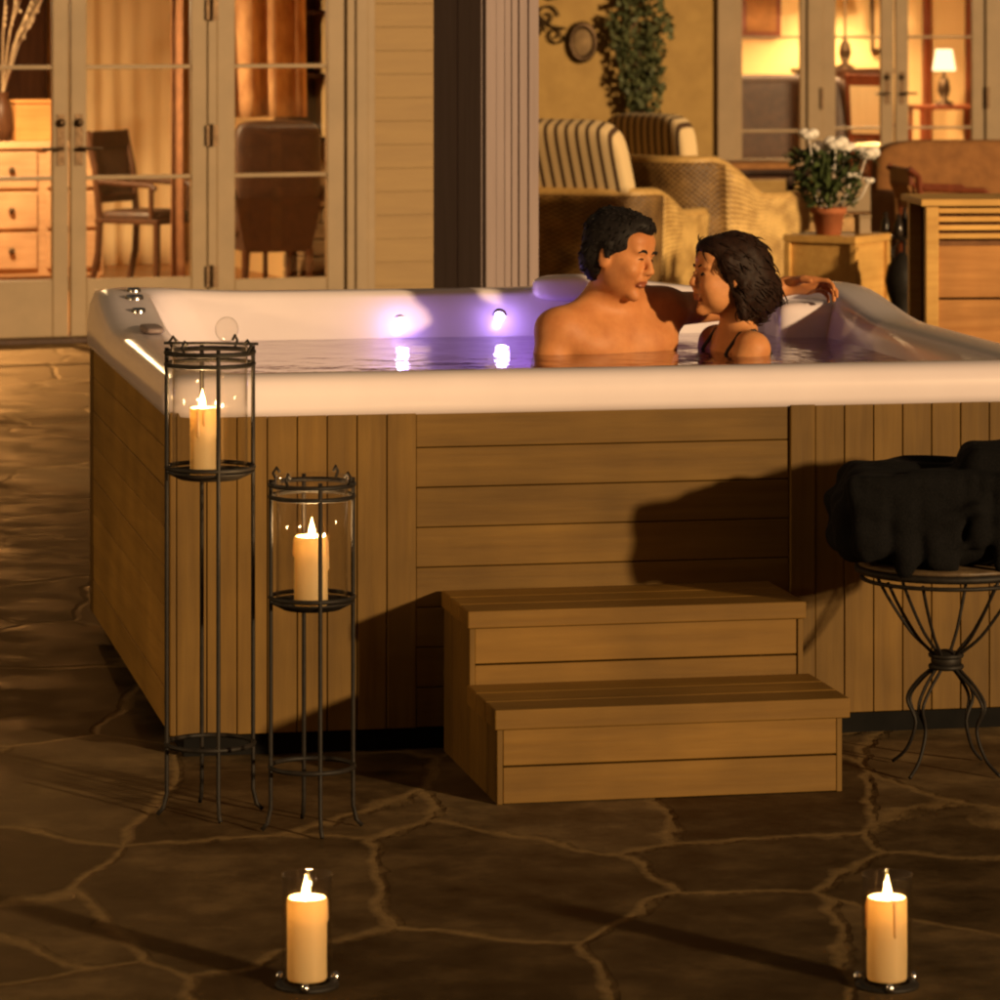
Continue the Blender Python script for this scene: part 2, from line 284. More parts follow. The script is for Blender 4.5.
# ------------------------------------------------------------ SDF -> mesh
class Field:
    def __init__(s, lo, hi, h):
        s.lo = np.array(lo, float); s.h = h; s.n = np.ceil((np.array(hi)-s.lo)/h).astype(int)+1
        s.a = np.full(s.n, 1.0, np.float32)
    def _sub(s, lo, hi):
        i0 = np.clip(np.floor((lo-s.lo)/s.h).astype(int), 0, s.n); i1 = np.clip(np.ceil((hi-s.lo)/s.h).astype(int)+1, 0, s.n)
        sl = tuple(slice(a, b) for a, b in zip(i0, i1))
        ax = [s.lo[k]+s.h*np.arange(i0[k], i1[k]) for k in range(3)]
        return sl, np.stack(np.meshgrid(*ax, indexing='ij'), -1)
    def _op(s, lo, hi, fn, k, sub=False):
        sl, P = s._sub(lo, hi)
        if P.size == 0: return
        d = fn(P).astype(np.float32); a = s.a[sl]
        if sub: d = -d; h = np.maximum(k-np.abs(a-d), 0)/k; s.a[sl] = np.maximum(a, d)+h*h*k/4
        else: h = np.maximum(k-np.abs(a-d), 0)/k; s.a[sl] = np.minimum(a, d)-h*h*k/4
    def ell(s, c, r, k=.015, T=None, sub=False):
        r = np.array(r, float); T = T or Matrix.Identity(4)
        Mi = np.array((T @ Matrix.Translation(c)).inverted()); cw = np.array(T @ Vector(c)); m = r.max()+2*k+.01
        def fn(P):
            q = P @ Mi[:3, :3].T+Mi[:3, 3]; k0 = np.linalg.norm(q/r, axis=-1); k1 = np.linalg.norm(q/(r*r), axis=-1)+1e-9
            return k0*(k0-1)/k1
        s._op(cw-m, cw+m, fn, k, sub); return s
    def cap(s, a, b, ra, rb=None, k=.015, T=None, sub=False):
        rb = ra if rb is None else rb; T = T or Matrix.Identity(4)
        a = np.array(T @ Vector(a)); b = np.array(T @ Vector(b)); m = max(ra, rb)+2*k+.01
        def fn(P):
            ab = b-a; t = np.clip(((P-a) @ ab)/(ab @ ab+1e-12), 0, 1)
            return np.linalg.norm(P-a-t[..., None]*ab, axis=-1)-(ra+(rb-ra)*t)
        s._op(np.minimum(a, b)-m, np.maximum(a, b)+m, fn, k, sub); return s
    def noise(s, amp, freq, seed=0):
        r = np.random.default_rng(seed); ax = [s.lo[k]+s.h*np.arange(s.n[k]) for k in range(3)]
        P = np.stack(np.meshgrid(*ax, indexing='ij'), -1)
        for i in range(6):
            d = r.normal(size=3); d /= np.linalg.norm(d); f = freq*(1+.6*i); s.a += (amp/(1+.5*i)*np.sin(P @ d*f+r.uniform(0, 6.3))).astype(np.float32)
        return s
    def mesh(s, name, mats, parent=None, smooth=2, matfn=None):
        a = s.a; n = a.shape; ins = a < 0
        c = np.stack([ins[i:n[0]-1+i, j:n[1]-1+j, k:n[2]-1+k] for i in (0, 1) for j in (0, 1) for k in (0, 1)])
        act = c.any(0) & ~c.all(0); idx = np.argwhere(act); vid = np.full(act.shape, -1, np.int64); vid[act] = np.arange(len(idx))
        acc = np.zeros((len(idx), 3)); cnt = np.zeros(len(idx))
        offs = [(i, j, k) for i in (0, 1) for j in (0, 1) for k in (0, 1)]
        for p in offs:
            for ax in range(3):
                if p[ax] == 1: continue
                q = list(p); q[ax] = 1
                A = a[tuple((idx+p).T)]; B = a[tuple((idx+q).T)]; ok = (A < 0) != (B < 0)
                t = np.where(ok, A/(A-B+1e-12), 0); pos = np.array(p, float)+t[:, None]*(np.array(q)-np.array(p))
                acc += pos*ok[:, None]; cnt += ok
        V = s.lo+(idx+acc/cnt[:, None])*s.h
        faces = []
        for ax in range(3):
            u, w = [(1, 2), (2, 0), (0, 1)][ax]
            sl0 = [slice(None)]*3; sl1 = [slice(None)]*3; sl0[ax] = slice(0, -1); sl1[ax] = slice(1, None)
            ch = ins[tuple(sl0)] != ins[tuple(sl1)]; e = np.argwhere(ch); e = e[(e[:, u] > 0) & (e[:, w] > 0) & (e[:, u] < n[u]-1) & (e[:, w] < n[w]-1)]
            fl = ins[tuple(e.T)]
            du = np.zeros(3, int); du[u] = 1; dw = np.zeros(3, int); dw[w] = 1
            q = np.stack([vid[tuple((e-du-dw).T)], vid[tuple((e-dw).T)], vid[tuple(e.T)], vid[tuple((e-du).T)]], 1)
            q[~fl] = q[~fl][:, ::-1]; faces.append(q)
        Q = np.concatenate(faces); Q = Q[(Q >= 0).all(1)]
        for _ in range(smooth):
            S = np.zeros_like(V); C = np.zeros(len(V))
            for i in range(4):
                for j in (1, 3): np.add.at(S, Q[:, i], V[Q[:, (i+j) % 4]]); np.add.at(C, Q[:, i], 1)
            V = V*.4+.6*S/np.maximum(C, 1)[:, None]
        me = bpy.data.meshes.new(name); me.vertices.add(len(V)); me.vertices.foreach_set('co', V.ravel())
        me.loops.add(Q.size); me.loops.foreach_set('vertex_index', Q.ravel().astype(np.int32))
        me.polygons.add(len(Q)); me.polygons.foreach_set('loop_start', np.arange(0, Q.size, 4, dtype=np.int32)); me.polygons.foreach_set('loop_total', np.full(len(Q), 4, np.int32))
        mats = mats if isinstance(mats, (list, tuple)) else [mats]
        for x in mats: me.materials.append(x)
        if matfn is not None: me.polygons.foreach_set('material_index', matfn(V[Q].mean(1)).astype(np.int32))
        me.polygons.foreach_set('use_smooth', np.ones(len(Q), bool)); me.update(calc_edges=True); me.validate()
        o = bpy.data.objects.new(name, me); COL.objects.link(o)
        if parent: o.parent = parent
        s.V = V; s.Q = Q
        return o

# ============================================================ SETTING
g = MB(); g.grid(lambda u, v: ((u-.5)*240, -20+v*220, 0), 4, 4); struct(g.build('ground', M['flag']))

# ------------------------------------------------------------ hot tub
YAW = math.atan(.194/.981)
P0 = Vector((-.792, 9.46, 0)); W, DP = 2.29, 2.05
tub = thing('hot_tub', 'square hot tub with cedar plank skirt and pearl white shell, a couple inside', 'hot tub', P0, YAW)
def tubp(u, v, z):
    c, s_ = math.cos(YAW), math.sin(YAW); return Vector((P0.x+u*c-v*s_, P0.y+u*s_+v*c, z))
def tubl(x, y):
    c, s_ = math.cos(YAW), math.sin(YAW); dx, dy = x-P0.x, y-P0.y; return (dx*c+dy*s_, -dx*s_+dy*c)

def boards(b, horiz, a0, a1, z0, z1, n, depth, plane, gap=.0020):
    """boards on a vertical plane; plane(a, d, z) -> local point ; d outward"""
    for i in range(n):
        if horiz: zz0 = z0+(z1-z0)*i/n+gap/2; zz1 = z0+(z1-z0)*(i+1)/n-gap/2; x0, x1 = a0, a1
        else: x0 = a0+(a1-a0)*i/n+gap/2; x1 = a0+(a1-a0)*(i+1)/n-gap/2; zz0, zz1 = z0, z1
        j = random.uniform(-.0008, .0008)
        vs = [plane(x, d, z) for z in (zz0, zz1) for (x, d) in ((x0, depth+j), (x1, depth+j), (x1, 0), (x0, 0))]
        b.add(vs, [(3,2,1,0),(4,5,6,7),(0,1,5,4),(1,2,6,5),(2,3,7,6),(3,0,4,7)])
zb, zt = .055, .822
I = .028
fp = lambda a, d, z: (a, I-d, z); bp_ = lambda a, d, z: (a, DP-I+d, z)
lp = lambda a, d, z: (I-d, a, z); rp = lambda a, d, z: (W-I+d, a, z)
core = MB(); core.box(I+.004, W-I-.004, I+.004, DP-I-.004, zb+.01, .30); core.build('inner_panel', M['plinth'], tub)
pl = MB()
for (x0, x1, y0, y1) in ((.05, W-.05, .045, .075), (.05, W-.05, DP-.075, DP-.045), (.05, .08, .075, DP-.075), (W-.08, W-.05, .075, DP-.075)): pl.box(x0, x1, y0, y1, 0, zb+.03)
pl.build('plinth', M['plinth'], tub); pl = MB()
for (x0, x1, y0, y1) in ((I+.001, W-I-.001, I+.001, I+.004), (I+.001, I+.004, I+.004, DP), (W-I-.004, W-I-.001, I+.004, DP)): pl.box(x0, x1, y0, y1, zb+.04, zt-.01)
pl.build('skirt_liner', M['liner'], tub)
b = MB()
boards(b, False, I, .6055, zb, zt, 8, .018, fp); b.build('upright_plank_panel', M['plank_v'], tub, bevel=.002)
b = MB(); boards(b, False, 1.595, W-I, zb, zt, 9, .018, fp); b.build('upright_plank_panel', M['plank_v'], tub, bevel=.002)
b = MB(); boards(b, True, .6055, 1.530, zb, zt, 8, .013, fp); b.build('horizontal_plank_panel', M['plank_h'], tub, bevel=.002)
b = MB(); boards(b, False, 1.53, 1.595, zb, zt, 1, .024, fp); b.build('trim_board', M['plank_v'], tub, bevel=.003)
b = MB(); boards(b, False, .52+.083, .604, zb, zt, 1, .02, fp)
for pf in (lp, rp):
    b = MB(); boards(b, True, I+.07, DP-I-.07, zb, zt, 8, .014, pf); b.build('side_plank_panel', M['plank_side_lit'], tub, bevel=.002)
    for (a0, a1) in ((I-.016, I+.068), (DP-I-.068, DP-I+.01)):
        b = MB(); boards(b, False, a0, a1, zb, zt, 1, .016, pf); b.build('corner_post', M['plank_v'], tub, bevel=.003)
b = MB(); boards(b, True, I, W-I, zb, zt, 8, .014, bp_); b.build('back_plank_panel', M['plank_h'], tub)

def sst(x, a, b_): t = min(max((x-a)/(b_-a), 0), 1); return t*t*(3-2*t)
def rise(u, v):
    h = .058*sst(v, 1.25, 1.92)
    # corner headrest humps along the back
    h += .008*math.exp(-((u-W+.28)/.26)**2-((v-DP+.1)/.35)**2)
    h += .026*math.exp(-((u-1.52)/.13)**2)*sst(v, 1.5, 1.9)
    h -= .016*math.exp(-((u-1.86)/.10)**2)*sst(v, 1.5, 1.9)
    h += .016*math.exp(-((u-.1)/.22)**2-((v-DP+.1)/.3)**2)
    return h
def rring(l, r, f, bk, rad, n=24):
    """rounded rectangle, side insets"""
    x0, x1, y0, y1 = l, W-r, f, DP-bk; pts = []
    cs = [(x1-rad, y0+rad, -90), (x1-rad, y1-rad, 0), (x0+rad, y1-rad, 90), (x0+rad, y0+rad, 180)]
    seg = 14
    for i, (cx, cy, a0) in enumerate(cs):
        for k in range(seg+1): a = R(a0+90*k/seg); pts.append((cx+rad*math.cos(a), cy+rad*math.sin(a)))
        nx, ny, na = cs[(i+1) % 4]; p = pts[-1]; q = (nx+rad*math.cos(R(na)), ny+rad*math.sin(R(na)))
        for k in range(1, n): pts.append((p[0]+(q[0]-p[0])*k/n, p[1]+(q[1]-p[1])*k/n))
    return pts
rings = [  # inset, z, side factor, corner radius, rise factor
 (.030, .800, 0, .05, 0), (.004, .812, 0, .06, 0), (.000, .828, 0, .065, 0), (.000, .862, 0, .065, .3), (.006, .884, 0, .068, .7), (.020, .898, 0, .07, 1), (.045, .906, .3, .075, 1),
 (.075, .907, .8, .09, 1), (.098, .902, 1, .11, 1), (.110, .888, 1, .12, .95), (.120, .86, 1, .13, .75), (.135, .80, 1, .16, .4), (.17, .70, 1, .2, .2), (.21, .56, 1, .2, 0), (.24, .47, 1, .2, 0), (.30, .45, 1, .2, 0), (.52, .44, .6, .22, 0), (.55, .42, .6, .2, 0), (.58, .16, .6, .2, 0), (.60, .12, .6, .2, 0), (.8, .115, 0, .15, 0)]
sh = MB(); n = None
for (ins, z, sf, rad, rf) in rings:
    pts = rring(ins+.06*sf, ins+.06*sf, ins, ins+.03*sf, rad); n = len(pts)
    sh.v += [(x, y, z+rise(x, y)*rf) for x, y in pts]
for i in range(len(rings)-1):
    for k in range(n): sh.f.append([i*n+k, i*n+(k+1) % n, (i+1)*n+(k+1) % n, (i+1)*n+k]); sh.m.append(0)
sh.f.append([(len(rings)-1)*n+k for k in range(n)]); sh.m.append(0)
sh.build('shell', M['shell'], tub, smooth=True)
# water: one sheet bounded by the shell
wpts = rring(.131+.06, .131+.06, .131, .131+.03, .15)
wb = MB(); wb.add([(x, y, .83) for x, y in wpts], [tuple(range(len(wpts)))])
wo = wb.build('water', M['water'], None); wo.location = P0; wo.rotation_euler.z = YAW; struct(wo)
# jets, lights, grips on the shell
def on_back(px, z, off=.0):
    # point on the inner back wall at picture column px
    v = DP-.158; 
    for u in np.linspace(.1, 2.2, 900):
        p = tubp(u, v, z)
        if p.x/p.y*F+500 >= px: return (u, v-off, z)
for px, z in ((400, .873), (500, .884)):
    u, v, _ = on_back(px, z)
    j = MB(Matrix.Translation((u, v+.016, z)) @ Matrix.Rotation(R(90), 4, 'X')); j.lathe([(.013, -.004), (.025, -.002), (.028, .004), (.022, .011), (.014, .010)], n=24)
    jo = j.build('light_surround', M['chrome'], tub, smooth=True)
    l = MB(Matrix.Translation((u, v+.016, z)) @ Matrix.Rotation(R(90), 4, 'X')); l.lathe([(.0145, .009), (.011, .014), (.005, .016), (0.0001, .0165)], n=20)
    l.build('light_lens', M['led'], jo, smooth=True)
    light('spa_light', (u, v-.055, z+.0), (.50, .32, 1), .45, .015, tub)
light('spa_light', (on_back(528, .87)[0], DP-.30, .80), (.36, .16, 1), .8, .03, tub)
for (u, v) in ((.30, DP-.24), (.5, DP-.2)):
    pass
for i, (u, v, r) in enumerate(((.16, DP-.30, .026), (.155, DP-.46, .020), (.17, DP-.19, .02))):
    j = MB(); zr = .907+rise(u, v); j.lathe([(r, -.01), (r, .004), (r*.85, .010), (r*.5, .011), (0.0001, .011)], (u-.05, v, zr), 20); j.build('control_knob', M['chrome'], tub, smooth=True)
j = MB(); j.blob((.11, DP-.75, .915+rise(.11, 1.3)), (.028, .09, .009), 20, 10, .5); j.build('control_panel', M['grey_trim'], tub, smooth=True)
# filter box in the back right seat
fx0, fx1 = tubl(wx(792, 11.35), 11.35)[0], tubl(wx(880, 11.45), 11.45)[0]
j = MB(); j.blob(((fx0+fx1)/2, DP-.27, .835), ((fx1-fx0)/2, .10, .095), 40, 24, .28); j.build('filter_cover', M['shell'], tub, smooth=True)
for k, uu in enumerate((fx0+.02, fx0+.05)):
    j = MB(); j.tube([(uu, DP-.345, .78), (uu, DP-.347, .885)], .008, 10); j.build('grab_bar', M['shell'], tub, smooth=True)
for u in (1.40,):
    j = MB(); j.blob((u, DP-.145, .925+rise(u, 1.95)*.6), (.12, .035, .038), 24, 14, .6); j.build('headrest', M['shell'], tub, smooth=True)

# ------------------------------------------------------------ steps
S0 = Vector((wx(498, 8.93), 8.93, 0))
st = thing('spa_steps', 'two tread cedar steps set against the front of the hot tub', 'steps', S0, YAW)
sw = .80
for (v0, z1, h, nb, ox) in ((0, .215, .045, 2, 0), (.335, .385, .04, 2, .0)):
    top = z1; rz0 = 0 if v0 == 0 else .172
    b = MB()
    for i in range(nb):
        za = rz0+(z1-h-rz0)*i/nb+.002; zc = rz0+(z1-h-rz0)*(i+1)/nb-.002
        b.box(.014, sw-.014, v0+.012, v0+.03, za, zc)
    b.build('riser', M['step'], st, bevel=.002)
    b = MB(); dep = .345 if v0 == 0 else .345
    for i in range(3): b.box(-.006 if v0 else -.008, sw+(.014 if v0 == 0 else .004), v0-.006+dep*i/3, v0-.006+dep*(i+1)/3-.004, z1-h, z1)
    b.build('tread', M['step'], st, bevel=.003)
for x0, x1 in ((0, .0135), (sw-.0135, sw)):
    b = MB()
    for i in range(6):
        y0 = .012+.66*i/6; zt_ = .168 if y0 < .33 else .343
        b.box(x0, x1, y0, .012+.66*(i+1)/6-.003, 0, zt_)
    b.build('side_panel', M['plank_v'], st, bevel=.002)

# ------------------------------------------------------------ candles
def candle(loc, r, h, label, power, group='lit pillar candles'):
    t = thing('pillar_candle', label, 'candle', loc, random.uniform(0, 6), group)
    b = MB(); wob = [1+random.uniform(-.012, .012) for _ in range(4)]
    b.lathe([(.0001, .002), (r*.96, .001), (r, .006), (r*wob[0], h*.3), (r*wob[1], h*.7), (r, h-.006), (r*.985, h-.001), (r*.93, h+.001), (r*.86, h-.003), (r*.80, h-.012), (r*.74, h-.045), (.0001, h-.05)], n=36)
    for _ in range(3):
        a = random.uniform(0, 6.28); zz_ = h-random.uniform(.02, .07); b.tube([(r*.96*math.cos(a), r*.96*math.sin(a), h-.002), (r*1.005*math.cos(a), r*1.005*math.sin(a), h-.010), (r*1.01*math.cos(a+.05), r*1.01*math.sin(a+.05), zz_), (r*1.0*math.cos(a+.05), r*1.0*math.sin(a+.05), zz_-.006)], [.002, .003, .0038, .002], 6)
    b.build('wax_body', M['wax'], t, smooth=True)
    b = MB(); b.tube([(0, 0, h-.05), (.001, 0, h-.01), (.003, 0, h+.006)], .0016, 6); b.build('wick', M['wick'], t)
    b = MB(); b.lathe([(.0001, -.004), (.0045, .002), (.0075, .010), (.0070, .018), (.0045, .028), (.0018, .038), (.0001, .046)], (.002, 0, h-.004), 16); b.build('flame', M['flame'], t, smooth=True)
    light('candle_light', (0.012, -.004, h-.016), (1, .60, .26), power*1.9, .005, t)
    light('candle_light', (0.002, -.0, h+.013), (1, .60, .26), power*1.5, .0045, t)
def hurricane(loc, r, h, label):
    t = thing('hurricane_glass', label, 'candle holder', loc, 0, 'floor hurricane glasses')
    b = MB(); b.lathe([(.0001, 0), (r*1.25, .0), (r*1.28, .004), (r*1.2, .008), (r*.9, .010)], n=40); b.build('base_plate', M['iron'], t, smooth=True)
    b = MB(); b.lathe([(r, .010), (r, h*.5), (r*1.0, h-.004), (r*1.02, h), (r*.98, h), (r*.965, h*.5), (r*.965, .012)], n=48); b.build('glass_cylinder', M['chimney_glass'], t, smooth=True)
    for k in range(3):
        a = R(30+120*k); b = MB(); b.blob((r*1.28*math.cos(a), r*1.28*math.sin(a), .010), (.008, .008, .010), 12, 8); b.build('stud', M['chrome'], t, smooth=True)
for px, who in ((307, 'left'), (887, 'right')):
    D = 7.30; L_ = Vector((wx(px, D), D, 0))
    hurricane(L_, .046, .205, f'clear glass cylinder on the flagstones, {who} of the pair in the foreground')
    candle(L_+Vector((0, 0, .0125)), .0365, .150, f'lit pillar candle in the glass standing on the flagstones at {who} front', 1.3)

def stand(px, D, ztop, ztray, zring, rad, rot, label, tall):
    t = thing('candle_stand', label, 'candle stand', (wx(px, D), D, 0), R(rot), 'black iron floor candle stands')
    ex = .012
    for k in range(4):
        a = R(90*k); c, s_ = math.cos(a)*rad, math.sin(a)*rad
        b = MB(); b.tube([(c*1.22, s_*1.22, 0.004), (c*1.08, s_*1.08, .018), (c, s_, .05), (c, s_, ztop-.02), (c, s_, ztop+ex)], .0048, 8); b.build('upright', M['iron'], t, smooth=True)
    b = MB(); b.ring((0, 0, ztop), rad, .0055); b.ring((0, 0, ztop-.026), rad, .005)
    b.build('top_ring', M['iron'], t, smooth=True)
    b = MB(); b.ring((0, 0, zring), rad, .0055); b.build('bottom_ring', M['iron'], t, smooth=True)
    b = MB(); b.lathe([(.0001, -.012), (rad*.7, -.010), (rad*1.0, .004), (rad*1.03, .008), (rad*.98, .008), (rad*.68, -.003), (.0001, -.004)], (0, 0, ztray), 36)
    b.ring((0, 0, ztray+.016), rad, .005)
    b.build('tray', M['iron'], t, smooth=True)
    gr = rad*.86
    b = MB(); b.lathe([(gr, .0), (gr, .12), (gr, ztop-ztray+.012), (gr*.985, ztop-ztray+.012), (gr*.975, .12), (gr*.975, 0)], (0, 0, ztray+.006), 44); b.build('glass_chimney', M['chimney_glass'], t, smooth=True)
    b = MB()
    for k in range(4):
        a = R(90*k+45); c, s_ = math.cos(a), math.sin(a)
        pts = [(c*rad*(1-.0), s_*rad, ztop), (c*rad*1.12, s_*rad*1.12, ztop+.018), (c*rad*1.02, s_*rad*1.02, ztop+.030), (c*rad*.93, s_*rad*.93, ztop+.020)]
        b.tube(pts, .0035, 6)
        b.build('scroll', M['iron'], t, smooth=True); b = MB()
    if tall:
        b = MB(Matrix.Rotation(-R(rot), 4, 'Z')); b.tube([(-rad*1.05, -.0, ztop+.020), (rad*1.1, -.0, ztop+.018)], .0035, 6); b.build('cross_bar', M['iron'], t, smooth=True)
        b = MB(Matrix.Rotation(-R(rot), 4, 'Z')); b.blob((.037, 0, ztop+.050), (.026, .026, .028), 24, 16); b.build('glass_ball', M['chimney_glass'], t, smooth=True)
    return t
D = 8.85
stand(210, D, wz(352, D), wz(474, D), wz(743, D), .097, 15, 'taller black iron candle stand at the corner of the hot tub', True)
candle((wx(203, D), D, wz(474, D)-.003), .029, .150, 'lit pillar candle up in the taller iron stand by the tub corner', 2.2)
D = 8.68
stand(312, D, wz(484, D), wz(604, D), wz(766, D), .091, 14, 'shorter black iron candle stand right of the taller one', False)
candle((wx(311, D), D, wz(604, D)-.003), .0365, .150, 'lit pillar candle in the shorter iron stand, halfway down the tub skirt', 2.2)

# ------------------------------------------------------------ stool with towel bundle
SX, SY = wx(946, 9.34), 9.34
zs = wz(568, 9.34)
st = thing('iron_stool', 'round black wire stool with hourglass legs in front of the tub', 'stool', (SX, SY, 0), R(20))
b = MB(); b.ring((0, 0, zs), .205, .009, 48); b.ring((0, 0, zs-.022), .196, .005, 48); b.build('seat_frame', M['iron'], st, smooth=True)
b = MB(); b.lathe([(.0001, .004), (.19, .004), (.204, .008), (.206, .014), (.2, .019), (.0001, .020)], (0, 0, zs), 48); b.build('seat', M['darkseat'], st, smooth=True)
zk = wz(660, 9.34)
for k in range(4):
    a = R(90*k+30)
    b = MB()
    for da in (-16, 16):
        aa = a+R(da); cr = lambda r, z, e=0: (r*math.cos(aa+e), r*math.sin(aa+e), z)
        pts = [cr(.175, zs-.02), cr(.14, zs-.08), cr(.085, zk+.06), cr(.035, zk+.015), cr(.028, zk-.012), cr(.075, zk-.055, R(-da*.6)), cr(.105, zk-.10, R(-da*.8)), cr(.085, zk-.155, R(-da)), cr(.11, .04, R(-da)), cr(.15, .005, R(-da))]
        P = []
        for i in range(len(pts)-1):
            p0 = Vector(pts[max(i-1, 0)]); p1 = Vector(pts[i]); p2 = Vector(pts[i+1]); p3 = Vector(pts[min(i+2, len(pts)-1)])
            for q in range(5):
                s_ = q/5; P.append(.5*((2*p1)+(p2-p0)*s_+(2*p0-5*p1+4*p2-p3)*s_*s_+(3*p1-p0-3*p2+p3)*s_**3))
        P.append(Vector(pts[-1])); b.tube(P, .0040, 7)
    b.build('leg', M['iron'], st, smooth=True)
b = MB(); b.blob((0, 0, zk), (.036, .036, .026), 16, 10); b.ring((0, 0, zk+.012), .036, .006); b.ring((0, 0, zk-.014), .036, .006); b.build('knot', M['iron'], st, smooth=True)
fb = Field((SX-.32, SY-.27, zs-.02), (SX+.34, SY+.26, zs+.35), .006); zz = zs+.024; rr_ = random.Random(5)
for (hw_, z, x0, rad) in ((.200, .045, -.02, .042), (.195, .115, -.03, .040), (.185, .175, -.01, .038)):
    for y in np.arange(-.125, .13, .05): fb.cap((SX+x0-hw_+rr_.uniform(-.012, .012), SY+y, zz+z+rr_.uniform(-.006, .006)), (SX+x0+hw_+rr_.uniform(-.012, .012), SY+y, zz+z+rr_.uniform(-.006, .006)), rad, k=.035)
for y in np.arange(-.08, .12, .05): fb.cap((SX+.07, SY+y, zz+.235), (SX+.19, SY+y, zz+.225), .036, .040, .03)
for x in np.arange(-.23, .20, .034):      # loose flap hanging over the front
    x2 = x+rr_.uniform(-.02, .02); fb.cap((SX+x, SY-.15, zz+.195), (SX+x2, SY-.175, zz+rr_.uniform(.0, .06)), .020, rr_.uniform(.014, .026), .018)
fb.cap((SX-.22, SY-.14, zz+.05), (SX+.05, SY-.185, zz+.14), .012, .016, .02); fb.cap((SX+.02, SY-.18, zz+.05), (SX+.22, SY-.13, zz+.16), .012, .016, .02)
fb.noise(.0035, 34, 3)
tag(fb.mesh('towel_pile', M['towel'], None, 2), 'soft pile of black towels draped over the wire stool', 'towels')

# ------------------------------------------------------------ people
def frame(origin, fwd, up=(0, 0, 1)):
    x = Vector(fwd).normalized(); z = Vector(up); y = z.cross(x).normalized(); z = x.cross(y)
    m = Matrix((x, y, z)).transposed().to_4x4(); m.translation = origin; return m
def head(fd, T, s=1.0, fem=False):
    E = lambda c, r, k=.012, sub=False: fd.ell([q*s for q in c], [q*s for q in r], k, T, sub)
    C = lambda a, b_, ra, rb, k=.01, sub=False: fd.cap([q*s for q in a], [q*s for q in b_], ra*s, rb*s, k, T, sub)
    E((-.012, 0, .032), (.094, .074, .084)); E((.030, 0, -.022), (.056, .057, .072), .02)
    E((.028, 0, -.074), (.046, .046 if not fem else .040, .032), .02)
    E((.068, 0, -.098), (.020, .020 if not fem else .015, .017), .015)
    E((.060, 0, .05), (.034, .055, .035), .02)
    for sg in (1, -1):
        E((.066, sg*.036, -.022), (.022, .022, .022), .015)
        E((.078, sg*.028, .024), (.014, .024, .008 if not fem else .005), .012)
        E((.098, sg*.030, .004), (.017, .017, .0095), .008, True)
        E((.0755, sg*.030, .004), (.0125, .0145, .0125), .002)
        E((-.006, sg*.075, -.008), (.017, .008, .031), .006)
        E((-.004, sg*.084, -.004), (.010, .005, .018), .004, True)
    C((.088, 0, .016), (.106, 0, -.024), .0075, .0115 if not fem else .0095)
    for sg in (1, -1): E((.097, sg*.011, -.029), (.011, .0075, .008), .006)
    E((.083, 0, -.050), (.013, .026, .014), .012)
    E((.088, 0, -.0580), (.010, .025, .0046), .004); E((.087, 0, -.0680), (.010, .021, .0052), .004)
    E((.1, 0, -.0630), (.013, .027, .0016), .003, True)
    for sg in (1, -1):
        E((.032, sg*.036, -.034), (.048, .027, .052), .02)
        C((.090, sg*.022, -.0625), (.078, sg*.033, -.056), .0014, .0010, .004, True)
        C((.090, sg*.020, -.034), (.078, sg*.036, -.052), .0022, .0014, .006, True)
        E((.066, sg*.040, -.030), (.020, .018, .018), .012)
def hand(fd, wrist, direction, normal, s=1.0, curl=35, side=1):
    """wrist point, pointing direction, palm normal (towards palm side), side=+1 thumb on cross(dir, normal)"""
    d = Vector(direction).normalized(); nrm = Vector(normal); nrm = (nrm-d*nrm.dot(d)).normalized(); w = d.cross(nrm)*side
    wr = Vector(wrist); P = lambda a, b_, c: wr+d*(a*s)+w*(b_*s)+nrm*(c*s)
    fd.cap(P(.0, .006, 0), P(.045, .02, 0), .024*s, .019*s, .012); fd.cap(P(.0, -.006, 0), P(.05, -.022, 0), .022*s, .016*s, .012); fd.cap(P(.03, 0, 0), P(.075, 0, 0), .021*s, .016*s, .012)
    fd.cap(P(.05, .022, 0), P(.08, .026, 0), .016*s, .012*s, .01); fd.cap(P(.05, -.022, 0), P(.072, -.028, 0), .014*s, .011*s, .01)
    for i, (off, ln, base) in enumerate(((.028, .072, .086), (.0095, .080, .090), (-.0105, .074, .086), (-.029, .058, .078))):
        p = P(base, off, 0); r = .0088*s if i < 3 else .0078*s; ang = R(curl*.4+i*4)
        fan = R((1.5-i)*-4)
        for seg, fr in enumerate((.45, .31, .24)):
            dd = (d*math.cos(ang)+nrm*math.sin(ang)); dd = (dd+w*math.sin(-fan)*.6).normalized()
            q = p+dd*(ln*fr*s); fd.cap(p, q, r, r*.92, .003); p = q; r *= .92; ang += R(curl)
    p = P(.022, .026, .004); q = p+(d*.55+w*.75+nrm*.3).normalized()*(.042*s); fd.cap(p, q, .0135*s, .0105*s, .008)
    q2 = q+(d*.85+w*.3+nrm*.35).normalized()*(.032*s); fd.cap(q, q2, .0105*s, .0088*s, .003)
def hair_obj(fd, name, m, parent, T, s, strands, seed, down=(-.5, 0, -1), ln=.06):
    o = fd.mesh(name, m, parent, 1)
    r = random.Random(seed); V = fd.V; Q = fd.Q; b = MB(); Ti = T.inverted()
    me = o.data; me.calc_loop_triangles() if False else None
    dn = (T.to_3x3() @ Vector(down)).normalized()
    for _ in range(strands):
        i = r.randrange(len(Q)); q = V[Q[i]]; p = Vector(q.mean(0)); nn = Vector(np.cross(q[1]-q[0], q[2]-q[0])); 
        if nn.length < 1e-12: continue
        nn.normalize(); t = (dn-nn*dn.dot(nn)); 
        if t.length < .1: continue
        t.normalize(); t = (t+Vector((r.gauss(0, .2), r.gauss(0, .2), r.gauss(0, .2)))).normalized(); L = ln*r.uniform(.5, 1.1)
        pts = [p+t*(L*(k/4))+nn*(.003*math.sin(k/4*2.6)-.006*(k/4)**2) for k in range(5)]
        b.tube(pts, [.0017, .0022, .002, .0014, .0004], 4)
    s2 = b.build('hair_strands', m, o, smooth=True)
    return o

